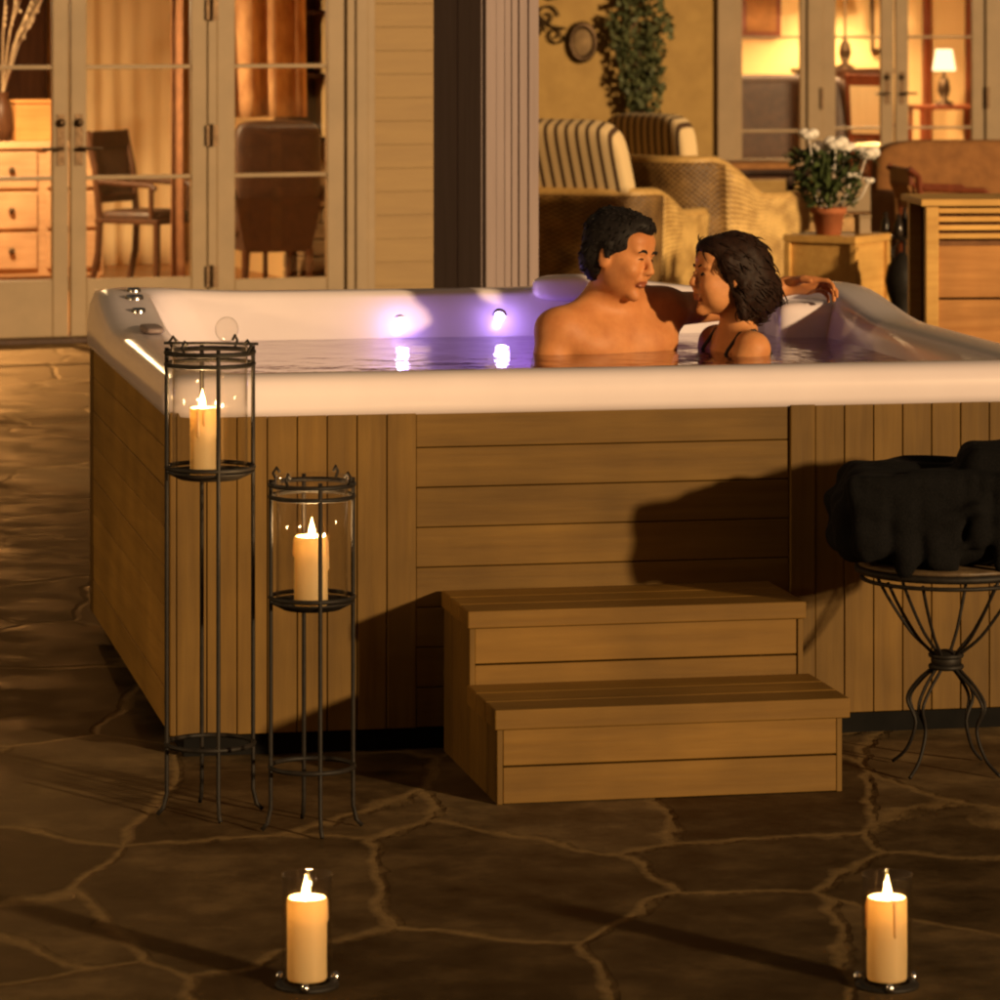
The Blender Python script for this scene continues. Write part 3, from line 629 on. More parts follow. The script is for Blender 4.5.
# --- man
WZ = .83
mh = Vector((wx(619, 11.03), 11.03, wz(256, 11.03)))
man = thing('person', 'dark haired bare chested man in the tub, smiling at the woman beside him', 'person', (mh.x-.05, 11.12, .46))
org = man.location.copy()
class Rel:  # parts are stored relative to the root
    pass
def rel(o): o.data.transform(Matrix.Translation(-org)); return o
fd = Field((mh.x-.45, 10.45, .20), (mh.x+.80, 11.62, mh.z+.17), .0055)
TH = frame(mh, (.84, -.50, -.16), (.05, .10, 1))
head(fd, TH, 1.0)
shl = Vector((wx(557, 11.03), 11.00, wz(329, 11.03))); shr = Vector((wx(668, 11.2), 11.20, wz(309, 11.2)))
nb = (shl+shr)/2+Vector((.0, .0, .035)); 
fd.cap(nb+Vector((0, .01, -.01)), mh+Vector((-.018, .012, -.05)), .068, .053, .04)
fd.cap(nb+Vector((-.01, .01, .030)), shl+Vector((.03, .0, .006)), .050, .050, .05); fd.cap(nb+Vector((.01, .01, .030)), shr+Vector((-.03, .0, .008)), .050, .050, .05)
ch = (shl+shr)/2+Vector((0, -.0, -.11))
sd = (shr-shl).normalized(); fw = Vector((0, 0, 1)).cross(sd); fw = -fw if fw.y > 0 else fw
TC = frame(ch, fw)
fd.ell((0, 0, 0), (.105, .185, .15), .04, TC); fd.ell((.045, .085, .045), (.06, .095, .06), .03, TC); fd.ell((.045, -.085, .045), (.06, .095, .06), .03, TC)
fd.ell((0, 0, .075), (.085, .20, .06), .04, TC)
fd.ell((-.01, 0, -.20), (.10, .155, .18), .05, TC); fd.ell((-.01, 0, -.33), (.12, .17, .10), .04, TC)
for q in (shl, shr): fd.ell(tuple(q), (.060, .058, .052), .05)
# collar bones
fd.cap(nb+Vector((-.02, -.05, -.012)), shl+Vector((.03, -.035, .02)), .010, .010, .015); fd.cap(nb+Vector((.02, -.045, -.012)), shr+Vector((-.03, -.04, .02)), .010, .010, .015)
# near arm (his right) down into the water, hand on the seat
el = shl+Vector((-.06, -.08, -.26)); wr_ = el+Vector((.10, -.19, -.02))
fd.cap(shl, el, .054, .042, .02); fd.cap(el, wr_, .042, .028, .015); hand(fd, wr_+Vector((.01, -.012, 0)), (.4, -.9, -.1), (0, 0, -1), 1.0, 25, -1)
# far arm along the back rim, behind her, hand on the rim
hw = Vector((wx(786, 11.50), 11.50, wz(286, 11.5))); el2 = Vector((wx(728, 11.42), 11.42, wz(306, 11.42)))
fd.cap(shr, el2, .050, .040, .02); fd.cap(el2, hw, .040, .027, .015)
hand(fd, hw+Vector((.008, 0, 0)), (.93, -.2, .06), (-.1, -.55, -.8), 1.0, 34, -1)
# thighs and shins
for sg, hp in ((-1, TC @ Vector((.0, -.09, -.36))), (1, TC @ Vector((.0, .09, -.36)))):
    kn = hp+fw*.36+Vector((sg*.0, 0, .0)); 
    kn.y = max(kn.y, 10.66)
    fd.cap(hp, kn, .082, .06, .03); an = kn+fw*.02+Vector((0, -.02, -.28)); fd.cap(kn, an, .056, .04, .02)
LIPM = lambda T, s: (lambda C: ((lambda q: (np.abs(q[:, 0]-.092*s) < .016*s) & (np.abs(q[:, 1]) < .021*s) & (np.abs(q[:, 2]+.0635*s) < .0100*s))(C @ np.array(T.inverted())[:3, :3].T+np.array(T.inverted())[:3, 3])).astype(int))
rel(fd.mesh('body', [M['skin_m'], M['lip']], man, 2, LIPM(TH, 1)))
mfd = fd
hf = Field(tuple(mh-Vector((.16, .16, .1))), tuple(mh+Vector((.16, .16, .17))), .004)
hf.ell((-.020, 0, .044), (.098, .083, .090), .01, TH); hf.ell((-.045, 0, -.01), (.065, .079, .075), .01, TH); hf.ell((.035, .0, .092), (.055, .055, .032), .02, TH)
hf.cap((.0, .076, .03), (.004, .076, -.005), .012, .007, .01, TH); hf.cap((.0, -.076, .03), (.004, -.076, -.005), .012, .007, .01, TH)
hf.ell((.115, 0, -.0), (.062, .09, .066), .01, TH, True); hf.ell((.06, 0, -.07), (.09, .1, .075), .01, TH, True)
hf.noise(.0010, 90, 5)
ho = hair_obj(hf, 'hair', M['hair_black'], man, TH, 1, 420, 3, (-.6, 0, -.6), .020); rel(ho); rel(ho.children[0])
def surf(fd, T, s_, y, z):
    for x in np.arange(.14, .02, -.001):
        p = np.array(T @ Vector((x*s_, y*s_, z*s_))); i = np.round((p-fd.lo)/fd.h).astype(int)
        if fd.a[tuple(i)] < 0: return Vector((x*s_, y*s_, z*s_))
    return Vector((.08*s_, y*s_, z*s_))
def face_lines(fd, T, s_, parent, m, th, open_=.5):
    Q = lambda y, z, o=0: surf(fd, T, s_, y, z)+Vector((o, 0, 0))
    for sg in (1, -1):
        b = MB(T); b.tube([Q(sg*.013, .024), Q(sg*.024, .029), Q(sg*.036, .029), Q(sg*.047, .022, -.001)], [th*.8, th*1.1, th, th*.4], 6)
        o = b.build('eyebrow', m, parent, smooth=True); o.data.transform(Matrix.Translation(-org))
        b = MB(T); b.tube([Q(sg*.019, .004), Q(sg*.026, .0072), Q(sg*.034, .0068), Q(sg*.043, .002)], [.0012, .0022, .0024, .0012], 6)
        o = b.build('eyelashes', M['hair_black'], parent, smooth=True); o.data.transform(Matrix.Translation(-org))
        b = MB(T); b.blob(Q(sg*.030, .0025, -.0035*s_), (.0045*s_, .0062*s_, .0042*s_), 12, 8); o = b.build('iris', M['hair_black'], parent, smooth=True); o.data.transform(Matrix.Translation(-org))
face_lines(mfd, TH, 1, man, M['hair_black'], .0044)

# --- woman
wh = Vector((wx(727, 11.02), 11.02, wz(277, 11.02)))
wom = thing('person', 'dark haired woman in a black swimsuit in the tub, facing the man', 'person', (wh.x+.08, 11.1, .46)); org = wom.location.copy()
fd = Field((wh.x-.60, 10.5, .2), (wh.x+.34, 11.50, wh.z+.15), .0055)
TW = frame(wh, (-.94, -.30, .08), (-.10, .0, 1)); s = .97
head(fd, TW, s, True)
sn = Vector((wx(752, 10.95), 10.93, wz(349, 10.95))); sf = Vector((wx(716, 11.2), 11.19, wz(342, 11.2)))
nb = (sn+sf)/2+Vector((.01, 0, .045))
fd.cap(nb+Vector((0, .0, -.02)), wh+Vector((.03, .0, -.055)), .050, .043, .03)
fd.cap(nb, sn, .036, .036, .035); fd.cap(nb, sf, .036, .036, .035)
sd = (sf-sn).normalized(); fw = Vector((-.92, -.38, 0)).normalized()
ch = (sn+sf)/2+Vector((.0, 0, -.12)); TC = frame(ch, fw)
fd.ell((0, 0, 0), (.085, .145, .14), .04, TC); fd.ell((.065, .065, -.01), (.055, .055, .055), .025, TC); fd.ell((.065, -.065, -.01), (.055, .055, .055), .025, TC)
fd.ell((0, 0, -.18), (.075, .115, .13), .05, TC); fd.ell((-.01, 0, -.25), (.11, .155, .09), .04, TC)
for q in (sn, sf): fd.ell(tuple(q), (.047, .045, .046), .025)
el = sn+Vector((-.10, -.06, -.17)); tgt = Vector((wx(700, 10.9), 10.86, wz(392, 10.9)))
fd.cap(sn, el, .041, .033, .02); fd.cap(el, tgt+Vector((.01, .0, -.03)), .033, .023, .015); hand(fd, tgt+Vector((.01, 0, -.028)), (-.35, .15, .9), (-.8, .5, -.2), .85, 22, 1)
el = sf+Vector((-.08, .02, -.20)); fd.cap(sf, el, .040, .033, .02); fd.cap(el, el+Vector((-.17, -.06, .02)), .033, .024, .015); hand(fd, el+Vector((-.17, -.06, .02)), (-1, -.2, 0), (0, 0, -1), .88, 20, 1)
for sg in (-1, 1):
    hp = TC @ Vector((.0, sg*.08, -.28)); kn = hp+fw*.36; kn.z += .03; fd.cap(hp, kn, .075, .052, .03); fd.cap(kn, kn+Vector((-.02, -.03, -.25)), .05, .035, .02)
rel(fd.mesh('body', [M['skin_w'], M['lip']], wom, 2, LIPM(TW, s)))
# swimsuit: an offset of the torso, cut at the neckline, with straps
sf_ = Field((ch.x-.26, ch.y-.26, .30), (ch.x+.26, ch.y+.26, sn.z+.09), .006); e = .004
sf_.ell((0, 0, 0), (.085+e, .145+e, .14), .04, TC); sf_.ell((.065, .065, -.01), (.055+e, .055+e, .055+e), .025, TC); sf_.ell((.065, -.065, -.01), (.055+e, .055+e, .055+e), .025, TC)
sf_.ell((0, 0, -.18), (.075+e, .115+e, .13), .05, TC); sf_.ell((-.01, 0, -.25), (.11+e, .155+e, .09+e), .04, TC)
sf_.ell((.12, 0, .12), (.14, .16, .10), .01, TC, True); sf_.ell((0, .17, .08), (.12, .09, .12), .01, TC, True); sf_.ell((0, -.17, .08), (.12, .09, .12), .01, TC, True)
rel(sf_.mesh('swimsuit', M['swim'], wom, 1))
b = MB(Matrix.Translation(-org))
for q, o2 in ((sn, Vector((-.02, .045, 0))), (sf, Vector((-.0, -.045, 0)))):
    c0 = nb*.35+q*.65
    b = MB(Matrix.Translation(-org)); b.tube([c0+Vector((.085, .0, -.085)), c0+Vector((.055, .0, -.008)), c0+Vector((.02, -.004, .034)), c0+Vector((-.022, -.012, .026)), c0+Vector((-.055, -.02, -.02)), c0+Vector((-.085, -.02, -.08))], .0052, 8)
    b.build('strap', M['swim'], wom, smooth=True)
hf = Field(tuple(wh-Vector((.18, .18, .20))), tuple(wh+Vector((.22, .18, .18))), .004)
hf.ell((-.024, 0, .040), (.100, .087, .088), .01, TW); hf.ell((-.060, 0, -.02), (.082, .085, .080), .03, TW); hf.ell((-.075, 0, -.065), (.058, .070, .060), .03, TW)
hf.ell((.038, .0, .075), (.052, .068, .036), .02, TW); hf.ell((-.115, 0, -.035), (.048, .055, .052), .025, TW)
hf.cap((.03, .072, .045), (.01, .078, -.03), .020, .012, .02, TW); hf.cap((.03, -.072, .045), (.01, -.078, -.03), .020, .012, .02, TW)
hf.cap((-.01, .076, -.02), (-.03, .066, -.10), .02, .016, .02, TW)
hf.ell((.118, 0, -.008), (.070, .085, .075), .012, TW, True); hf.ell((.066, 0, -.085), (.085, .11, .085), .012, TW, True); hf.ell((.018, .105, -.02), (.028, .034, .034), .01, TW, True)
hf.noise(.0010, 80, 8)
ho = hair_obj(hf, 'hair', M['hair_brown'], wom, TW, 1, 420, 4, (-.9, 0, -.45), .045); rel(ho); rel(ho.children[0])
face_lines(fd, TW, s, wom, M['hair_brown'], .003)
# necklace / earring
b = MB(TW @ Matrix.Scale(s, 4)); b.blob((-.004, .082, -.044), (.004, .004, .006), 8, 6); o = b.build('earring', M['chrome'], wom, smooth=True); o.data.transform(Matrix.Translation(-org))

# ============================================================ HOUSE
house = thing('house', 'cream clapboard house with lit french doors behind the hot tub', 'house', (0, 21, 0))
HT = Matrix.Translation((0, -21, 0))
TH1 = R(20); D1 = 21.05
A1 = HT @ Matrix.Translation((wx(68, D1), D1, 0)) @ Matrix.Rotation(TH1, 4, 'Z')        # x along the wall, y inward
TH2 = R(12); D2 = 33.0
A2 = HT @ Matrix.Translation((wx(620, D2), D2, 0)) @ Matrix.Rotation(TH2, 4, 'Z')
def col_t(A, px):
    """wall coordinate t whose picture column is px"""
    o = A.translation+Vector((0, 21, 0)); d = A.to_3x3() @ Vector((1, 0, 0)); k = (px-500)/F
    return (k*o.y-o.x)/(d.x-k*d.y)
def leaf(A, t0, t1, z0, z1, muntins, stile=.085, rail=.30, name='door', hside=None, trim='cream', vm=None, dn=.0):
    b = MB(A); y0, y1 = -.02+dn, .025+dn
    b.box(t0, t0+stile, y0, y1, z0, z1); b.box(t1-stile, t1, y0, y1, z0, z1)
    b.box(t0+stile, t1-stile, y0+.002, y1-.002, z0, z0+rail); b.box(t0+stile, t1-stile, y0+.002, y1-.002, z1-.1, z1)
    f = b.build(name, M[trim], house, bevel=.004)
    for z in muntins: b = MB(A); b.box(t0+stile, t1-stile, y0+.008, y1-.008, z-.011, z+.011); b.build('muntin', M[trim], f, bevel=.003)
    if vm: b = MB(A); b.box(vm-.011, vm+.011, y0+.010, y1-.010, z0+rail, z1-.1); b.build('muntin', M[trim], f, bevel=.003)
    b = MB(A); b.box(t0+stile, t1-stile, dn, dn+.004, z0+rail, z1-.1); b.build('pane', M['glass'], f)
    if hside is not None:
        t = t1-stile/2 if hside > 0 else t0+stile/2; sg = -hside
        b = MB(A); b.box(t-.022, t+.022, y0-.006, y0, .93, 1.20); b.blob((t, y0-.02, 1.155), (.022, .018, .022), 14, 10)
        b.tube([(t, y0, 1.02), (t, y0-.05, 1.02), (t+sg*.02, y0-.058, 1.02), (t+sg*.115, y0-.055, 1.018)], .0095, 8); b.build('handle', M['bronze'], f, smooth=False)
    return f
def wallseg(A, t0, t1, z0, z1, m='siding', name='wall', th=.15, lap=True):
    b = MB(A)
    if lap:
        n_ = max(1, round((z1-z0)/.125))
        for i in range(n_):
            a, c = z0+(z1-z0)*i/n_, z0+(z1-z0)*(i+1)/n_
            b.add([(t0, -.016, a), (t1, -.016, a), (t1, .0, a), (t0, .0, a), (t0, -.003, c), (t1, -.003, c)], [(0, 1, 5, 4), (3, 2, 1, 0), (0, 4, 3), (1, 2, 5)])
        b.box(t0, t1, .0, th, z0, z1)
    else: b.box(t0, t1, 0, th, z0, z1)
    return b.build(name, M[m], house)
tA = [col_t(A1, p) for p in (-72, 68, 70, 206, 216, 344, 373, 434)]
HD = 2.12; mun = (.863, 1.447, 1.8)
mun = (.863, 1.447)
leaf(A1, tA[0], tA[1]-.002, .03, HD, mun, hside=1)
leaf(A1, tA[2], tA[3], .03, HD, mun, hside=-1)
leaf(A1, tA[4], tA[5], .03, HD, mun, stile=.10, name='side_window', rail=.28)
b = MB(A1); b.box(tA[3]+.002, tA[4]-.002, -.03, .05, 0, HD); b.build('door_post', M['cream'], house, bevel=.004)
for z in (.33, 1.08, 1.75):
    b = MB(A1); b.box(tA[3]-.008, tA[4]+.002, -.040, -.031, z-.055, z+.055); b.tube([(tA[3]+.02, -.045, z-.06), (tA[3]+.02, -.045, z+.06)], .009, 8); b.build('hinge', M['bronze'], house)
# casing, lintel, siding
b = MB(A1); b.box(tA[5]+.002, tA[6], -.045, .06, 0, HD+.1); b.box(tA[5]+.05, tA[6]-.045, -.06, -.045, 0, HD+.1); b.build('door_casing', M['cream'], house, bevel=.005)
b = MB(A1); b.box(tA[0]-.01, tA[5], -.045, .06, HD, HD+.12); b.build('lintel', M['cream'], house, bevel=.005)
b = MB(A1); b.box(tA[0]-.1, tA[6]+.02, -.10, .12, .0, .028); b.build('threshold', M['darkwood'], house, bevel=.004)
TE = col_t(A1, 526)
wallseg(A1, tA[6], TE, 0, 2.8); wallseg(A1, tA[0]-.02, tA[6], HD+.12, 2.8)
# two more leaves to the left, outside the picture, then wall
wallseg(A1, -4.2, tA[0]-.02, 0, 2.8)
# free standing porch column with lit face and dark return
CD = 14.5; col_ = thing('porch_column', 'tall pale lilac boarded column rising behind the tub', 'column', (wx(485, CD), CD, 0), R(35))
ca, cb_ = .235, .335; b = MB(); b.box(.014, ca-.014, .014, cb_-.002, 0, 2.55); b.build('shaft', M['grey_trim'], col_)
b = MB()
for (x0, x1, d) in ((0, .045, 0), (.048, .085, .005), (.089, .117, .009), (.121, .148, .009), (.152, .188, .005), (.191, ca, 0)): b.box(x0, x1, -.008+d, .0138, 0, 2.55)
b.build('face_board', M['grey_trim'], col_, bevel=.003)
b = MB()
for i in range(4): b.box(-.006+(.003 if i % 2 else 0), .0138, .0142+i*.08, .0142+i*.08+.077, 0, 2.55)
b.build('side_board', M['grey_trim'], col_, bevel=.003)
b = MB(); b.box(-.05, ca+.05, -.05, cb_+.05, 2.551, 2.63); b.build('capital', M['grey_trim'], col_, bevel=.006)
b = MB(); b.box(-.04, ca+.04, -.04, cb_+.04, 0, .12); b.build('base', M['grey_trim'], col_, bevel=.006)
pb = Vector((wx(485, CD)+.06, CD, 0)); qb = Vector((-.25, 21.9, 0)); dv = (qb-pb); bm_ = thing('porch_beam', 'long pale beam running from the column to the house', 'beam', pb, math.atan2(dv.y, dv.x))
b = MB(); b.box(0, dv.length, -.08, .08, 2.632, 2.79); b.build('timber', M['grey_trim'], bm_, bevel=.006)
# wing side wall, hidden return, back of rooms
b = MB(A1); b.box(TE-.15, TE-.01, 0.152, 12.6, 0, 2.8); b.build('wall', M['stucco'], house)
# roof
b = MB(A1); b.box(-4.4, TE+.3, -.6, 6.5, 2.8, 2.95); b.build('roof', M['roof'], house)
# room 1
r1 = MB(A1); r1.box(-4.2, TE-.155, 6.0, 6.1, 0, 2.79); r1.box(-4.3, -4.2, .15, 6.1, 0, 2.8); r1.box(TE-.20, TE-.155, .15, 6.0, 0, 2.79); r1.build('room_wall', M['inwall'], house)
r1 = MB(A1); r1.box(-4.2, TE-.201, .125, 6.0, .002, .026); r1.build('room_floor', M['infloor'], house)
r1 = MB(A1); r1.box(-4.2, TE-.201, .15, 5.99, 2.6, 2.78); r1.build('room_ceiling', M['cream'], house)
def curtain(A, t0, t1, y, z0, z1, m, name, label, cat='curtain', amp=.03, per=.09, group=None):
    o = MB(HT.inverted() @ A); n_ = int((t1-t0)/per*8)+4
    o.grid(lambda u, v: (t0+(t1-t0)*u, y+amp*math.sin(u*(t1-t0)/per*2*math.pi+.5*math.sin(v*3))+.01*math.sin(u*31+v*2), z0+(z1-z0)*v), n_, 12)
    q = o.build(name, M[m], None, smooth=True, solid=.006); tag(q, label, cat, group); return q
def A1pt(px, y, A=A1):
    """t on a line at inward depth y seen at column px"""
    A_ = A @ Matrix.Translation((0, y, 0)); return col_t(A_, px)
curtain(A1, A1pt(80, 5.4), A1pt(172, 5.4), 5.4, .03, 2.5, 'curtain', 'curtain', 'pale gold curtain across the back wall, behind the dining chair indoors', amp=.012, per=.14)
curtain(A1, A1pt(172, 2.4), A1pt(183, 2.4), 2.4, .03, 2.5, 'brown', 'curtain', 'narrow brown curtain beside the dining chair inside the glass door')
curtain(A1, A1pt(232, 2.7), A1pt(306, 2.7), 2.7, 1.09, 2.5, 'rustcurtain', 'drape', 'patterned drape hanging above the dark armchair inside', amp=.04, per=.16)
# dresser behind the left door
def W1(t, y, z=0): return (HT.inverted() @ A1) @ Vector((t, y, z))
t0, t1 = A1pt(-20, 3.2), A1pt(104, 3.2)
dr = thing('dresser', 'honey pine dresser with drawers inside behind the left french door', 'dresser', W1((t0+t1)/2, 3.2), TH1); w2 = (t1-t0)/2
b = MB(); b.box(-w2, w2, .02, .45, .12, .90); b.box(-w2-.02, w2+.02, -.01, .47, .90, .94)
b.build('carcass', M['pine'], dr, bevel=.006)
for k in range(3):
    for i in range(2):
        b = MB(); x0 = -w2+.03+i*w2; b.box(x0, x0+w2-.06, 0, .02, .17+k*.245, .39+k*.245); d = b.build('drawer', M['pine'], dr, bevel=.005)
        b = MB(); b.blob((x0+w2/2-.03, -.015, .28+k*.245), (.02, .018, .02), 10, 8); b.build('knob', M['bronze'], d, smooth=True)
for x in (-w2+.04, w2-.04):
    for y in (.05, .41): b = MB(); b.lathe([(.022, 0.0), (.03, .06), (.035, .12)], (x, y, .026), 12); b.build('leg', M['pine'], dr)
b = MB(); b.box(-.15, .15, -.12, .12, 0, .23); b.box(-.16, .16, -.13, .13, .23, .25); o = b.build('wooden_box', M['orangewood'], None, bevel=.008); o.location = W1(A1pt(36, 3.4), 3.4, .94); o.rotation_euler.z = TH1
tag(o, 'small wooden box standing on top of the pine dresser', 'box')
# dark cabinet in the back left
t0, t1 = A1pt(-90, 5.3), A1pt(48, 5.3)
cb = thing('cabinet', 'tall dark cabinet against the back wall of the left room', 'cabinet', W1((t0+t1)/2, 5.3), TH1); w2 = (t1-t0)/2
b = MB(); b.box(-w2, w2, 0, .4, .03, 2.2); b.build('carcass', M['darkwood'], cb, bevel=.01)
for i in range(3): b = MB(); x0 = -w2+.03+i*(2*w2-.04)/3; b.box(x0, x0+(2*w2-.04)/3-.02, -.02, -.001, .1, 2.12); b.build('door', M['darkwood'], cb, bevel=.008)
# flower twig vase on dresser
vs = thing('vase', 'vase of pale twigs on the pine dresser at the left edge', 'vase', W1(A1pt(2, 3.4), 3.4, .94))
b = MB(); b.lathe([(.0001, 0), (.05, 0), (.08, .08), (.06, .2), (.035, .26), (.045, .3)], n=20); b.build('vase_body', M['darkwood'], vs, smooth=True)
b = MB(); r_ = random.Random(2)
for i in range(7):
    a = r_.uniform(-2.6, .6); h = r_.uniform(.3, .75); b.tube([(0, 0, .25), (.1*math.cos(a), .1*math.sin(a), .3+h*.5), (.42*math.cos(a)*h*1.2, .25*math.sin(a), .35+h)], .004, 5)
    for k in range(6):
        f_ = r_.uniform(.5, 1); p = Vector((.42*math.cos(a)*h*1.2*f_, .25*math.sin(a)*f_, .35+h*f_)); b.blob(p, (.009, .007, .012), 6, 4)
b.build('twig', M['ringpale'], vs)
# dining chair
def dining(loc, rz, label, m='darkwood', up='brown', h=.98, w=.46, name='dining_chair'):
    t = thing(name, label, 'chair', loc, rz)
    b = MB(); b.box(-w/2, w/2, -.23, .22, .43, .46); b.build('seat_frame', M[m], t, bevel=.006)
    b = MB(); b.blob((0, 0, .475), (w/2-.01, .215, .035), 24, 10, .4); b.build('seat', M[up], t, smooth=True)
    for x in (-w/2+.025, w/2-.025):
        b = MB(); b.tube([(x, -.21, 0), (x, -.21, .43)], [.018, .023], 8); b.build('leg', M[m], t)
        b = MB(); b.tube([(x, .27, 0), (x, .21, .25), (x, .20, .45), (x, .23, .75), (x, .29, h)], .021, 8); b.build('leg', M[m], t)
        b = MB(); b.tube([(x, .20, .68), (x, .0, .67), (x, -.17, .665), (x, -.2, .64)], .018, 8); b.tube([(x, -.17, .46), (x, -.17, .66)], .016, 8); b.build('armrest', M[m], t)
    b = MB(); b.box(-w/2+.03, w/2-.03, .255, .285, h-.1, h); b.box(-w/2+.03, w/2-.03, .2, .225, .55, .6); b.build('back_rail', M[m], t, bevel=.006)
    b = MB(); b.add([(-w/2+.05, .215, .6), (w/2-.05, .215, .6), (w/2-.05, .26, h-.1), (-w/2+.05, .26, h-.1), (-w/2+.05, .245, .6), (w/2-.05, .245, .6), (w/2-.05, .29, h-.1), (-w/2+.05, .29, h-.1)], [(0, 1, 2, 3), (7, 6, 5, 4), (0, 4, 5, 1), (2, 6, 7, 3), (0, 3, 7, 4), (1, 5, 6, 2)]); b.build('backrest', M[up], t)
    return t
p = W1(A1pt(146, 2.9), 2.9, .026); dining(p, R(62), 'dark wooden armchair with upholstered back inside, behind the middle glass door', 'darkwood', 'leather')
# dark armchair
p = W1(A1pt(277, 2.2), 2.2, .026); ac = thing('armchair', 'dark high backed upholstered armchair inside, behind the side window', 'armchair', p, R(14))
b = MB(); b.blob((0, .0, .80), (.26, .07, .26), 28, 18, .35); b.build('backrest', M['leather'], ac, smooth=True)
b = MB(); b.blob((0, .27, .46), (.27, .28, .09), 24, 12, .4); b.build('seat', M['leather'], ac, smooth=True)
b = MB(); b.add([(-.2, -.03, .28), (.2, -.03, .28), (.2, .5, .28), (-.2, .5, .28), (-.26, -.07, .6), (.26, -.07, .6), (.27, .55, .5), (-.27, .55, .5)], [(3, 2, 1, 0), (0, 1, 5, 4), (1, 2, 6, 5), (2, 3, 7, 6), (3, 0, 4, 7)]); b.build('skirt', M['leather'], ac)
for sx in (-1, 1):
    b = MB(); b.blob((sx*.27, .22, .62), (.045, .27, .05), 16, 10, .5); b.build('armrest', M['leather'], ac, smooth=True)
    for y in (-.02, .48): b = MB(); b.tube([(sx*.2, y, 0), (sx*.19, y, .3)], [.018, .026], 8); b.build('leg', M['darkwood'], ac)
for dx in (-.07, .07): b = MB(); b.tube([(dx, .0, 0), (dx, .0, .3)], .016, 8); b.build('leg', M['darkwood'], ac)
# stone chimney breast and dark bookcase on the right of the room
b = MB(HT.inverted() @ A1)
t0, t1 = A1pt(302, 2.9), A1pt(335, 2.9)
for r_i in range(9):
    z = .03+r_i*.10; x = t0
    while x < t1+.35:
        w_ = random.uniform(.12, .26); dd = random.uniform(0, .03); b.box(x, x+w_-.008, 2.9-dd, 3.3, z, z+.095); x += w_
tag(b.build('stone_hearth', M['stone'], None, bevel=.008), 'rough stone hearth inside at the right end of the side window', 'hearth')
t0, t1 = A1pt(303, 3.0), A1pt(348, 3.0)
bk = thing('bookcase', 'dark shelving above the stone hearth inside the left room', 'bookcase', W1((t0+t1)/2, 3.0, .93), TH1); w2 = (t1-t0)/2+.1
b = MB(); b.box(-w2, w2, .25, .28, 0, 1.6); b.box(-w2, -w2+.03, 0, .25, 0, 1.6); b.box(w2-.03, w2, 0, .25, 0, 1.6); b.build('carcass', M['darkwood'], bk)
for k in range(5): b = MB(); b.box(-w2+.031, w2-.031, .0, .249, .0+k*.39, .025+k*.39); b.build('shelf', M['darkwood'], bk)
# picture on back wall and pendant lamps
def pend(loc, label, power, r=.16):
    t = thing('pendant_lamp', label, 'lamp', loc, 0, 'warm ceiling lamps inside the house')
    b = MB(); b.lathe([(r*.5, .12), (r, -.06), (r*.97, -.06), (r*.48, .12)], n=28); b.build('lamp_shade', M['shade'], t, smooth=True)
    b = MB(); b.tube([(0, 0, .12), (0, 0, .40)], .008, 8); b.tube([(-r*.5, 0, .12), (r*.5, 0, .12)], .004, 6); b.build('cord', M['bronze'], t)
    light('lamp_light', (0, 0, -.0), (1, .66, .32), power, .08, t)
p = W1(-.2, 2.0, 2.25); pend(p, 'warm ceiling lamp above the dining chair in the left room', 800)
p = W1(-1.7, 3.6, 2.25); pend(p, 'warm ceiling lamp above the dresser in the left room', 260)

# ---- back wing
tB = {p: col_t(A2, p) for p in (520, 716, 735, 797, 800, 806, 822, 826, 893, 895, 984, 988, 1010, 1080)}
Z0 = 0
wallseg(A2, -4.6, tB[716], 0, 2.8, 'stucco', lap=False)
b = MB(A2); b.box(tB[716]+.001, tB[735], -.05, .08, .30, 2.3); b.build('window_casing', M['cream'], house, bevel=.006)
leaf(A2, tB[735]+.002, tB[806], .42, 2.2, (.71, 1.49), stile=.055, rail=.06, name='window', trim='cream')
b = MB(A2); b.box(tB[735]-.02, tB[822], -.10, .1, .36, .41); b.build('window_sill', M['darkwood'], house)
wallseg(A2, tB[716]+.001, tB[822], 0, .30, 'stucco', lap=False)
b = MB(A2); b.box(tB[806]+.002, tB[822], -.045, .08, 0.301, 2.3); b.build('door_post', M['cream'], house, bevel=.006)
m2 = (.73, 1.49)
leaf(A2, tB[822]+.003, tB[893]+.0, .03, 2.12, m2, stile=.11, hside=1, rail=.28)
leaf(A2, tB[895], tB[984], .03, 2.12, m2, stile=.11, hside=-1, rail=.28)
for px in (820, 986):
    t = col_t(A2, px)
    for z in (.98,): b = MB(A2); b.box(t-.012, t+.012, -.062, -.046, z-.09, z+.09); b.build('hinge', M['bronze'], house)
b = MB(A2); b.box(tB[984]+.003, tB[1010], -.045, .08, 0, 2.3); b.build('door_post', M['cream'], house, bevel=.006)
leaf(A2, tB[1010]+.003, tB[1010]+.8, .03, 2.12, m2, stile=.075, rail=.28, name='side_window')
b = MB(A2); b.box(tB[716], tB[1010]+.85, -.05, .08, 2.301, 2.45); b.build('lintel', M['cream'], house)
b = MB(A2); b.box(tB[735], tB[1010]+.85, -.02, .06, 2.201, 2.3); b.build('lintel', M['cream'], house)
b = MB(A2); b.box(tB[822], tB[1010]+.85, -.02, .06, 2.122, 2.2); b.build('lintel', M['cream'], house)
wallseg(A2, tB[716], tB[1010]+.9, 2.451, 2.8, 'stucco', lap=False); wallseg(A2, tB[1010]+.81, 9, 0, 2.45, 'stucco', lap=False)
b = MB(A2); b.box(-5, 9, -.6, 6, 2.8, 2.95); b.build('roof', M['roof'], house)
r2 = MB(A2); r2.box(-.5, 8, 4.5, 4.6, 0, 2.8); r2.box(-.6, -.5, .15, 4.6, 0, 2.8); r2.box(6.6, 6.7, .15, 4.6, 0, 2.8); r2.build('room_wall', M['inwall'], house)
r2 = MB(A2); r2.box(-.5, 6.6, .15, 4.5, .002, .026); r2.build('room_floor', M['infloor'], house)
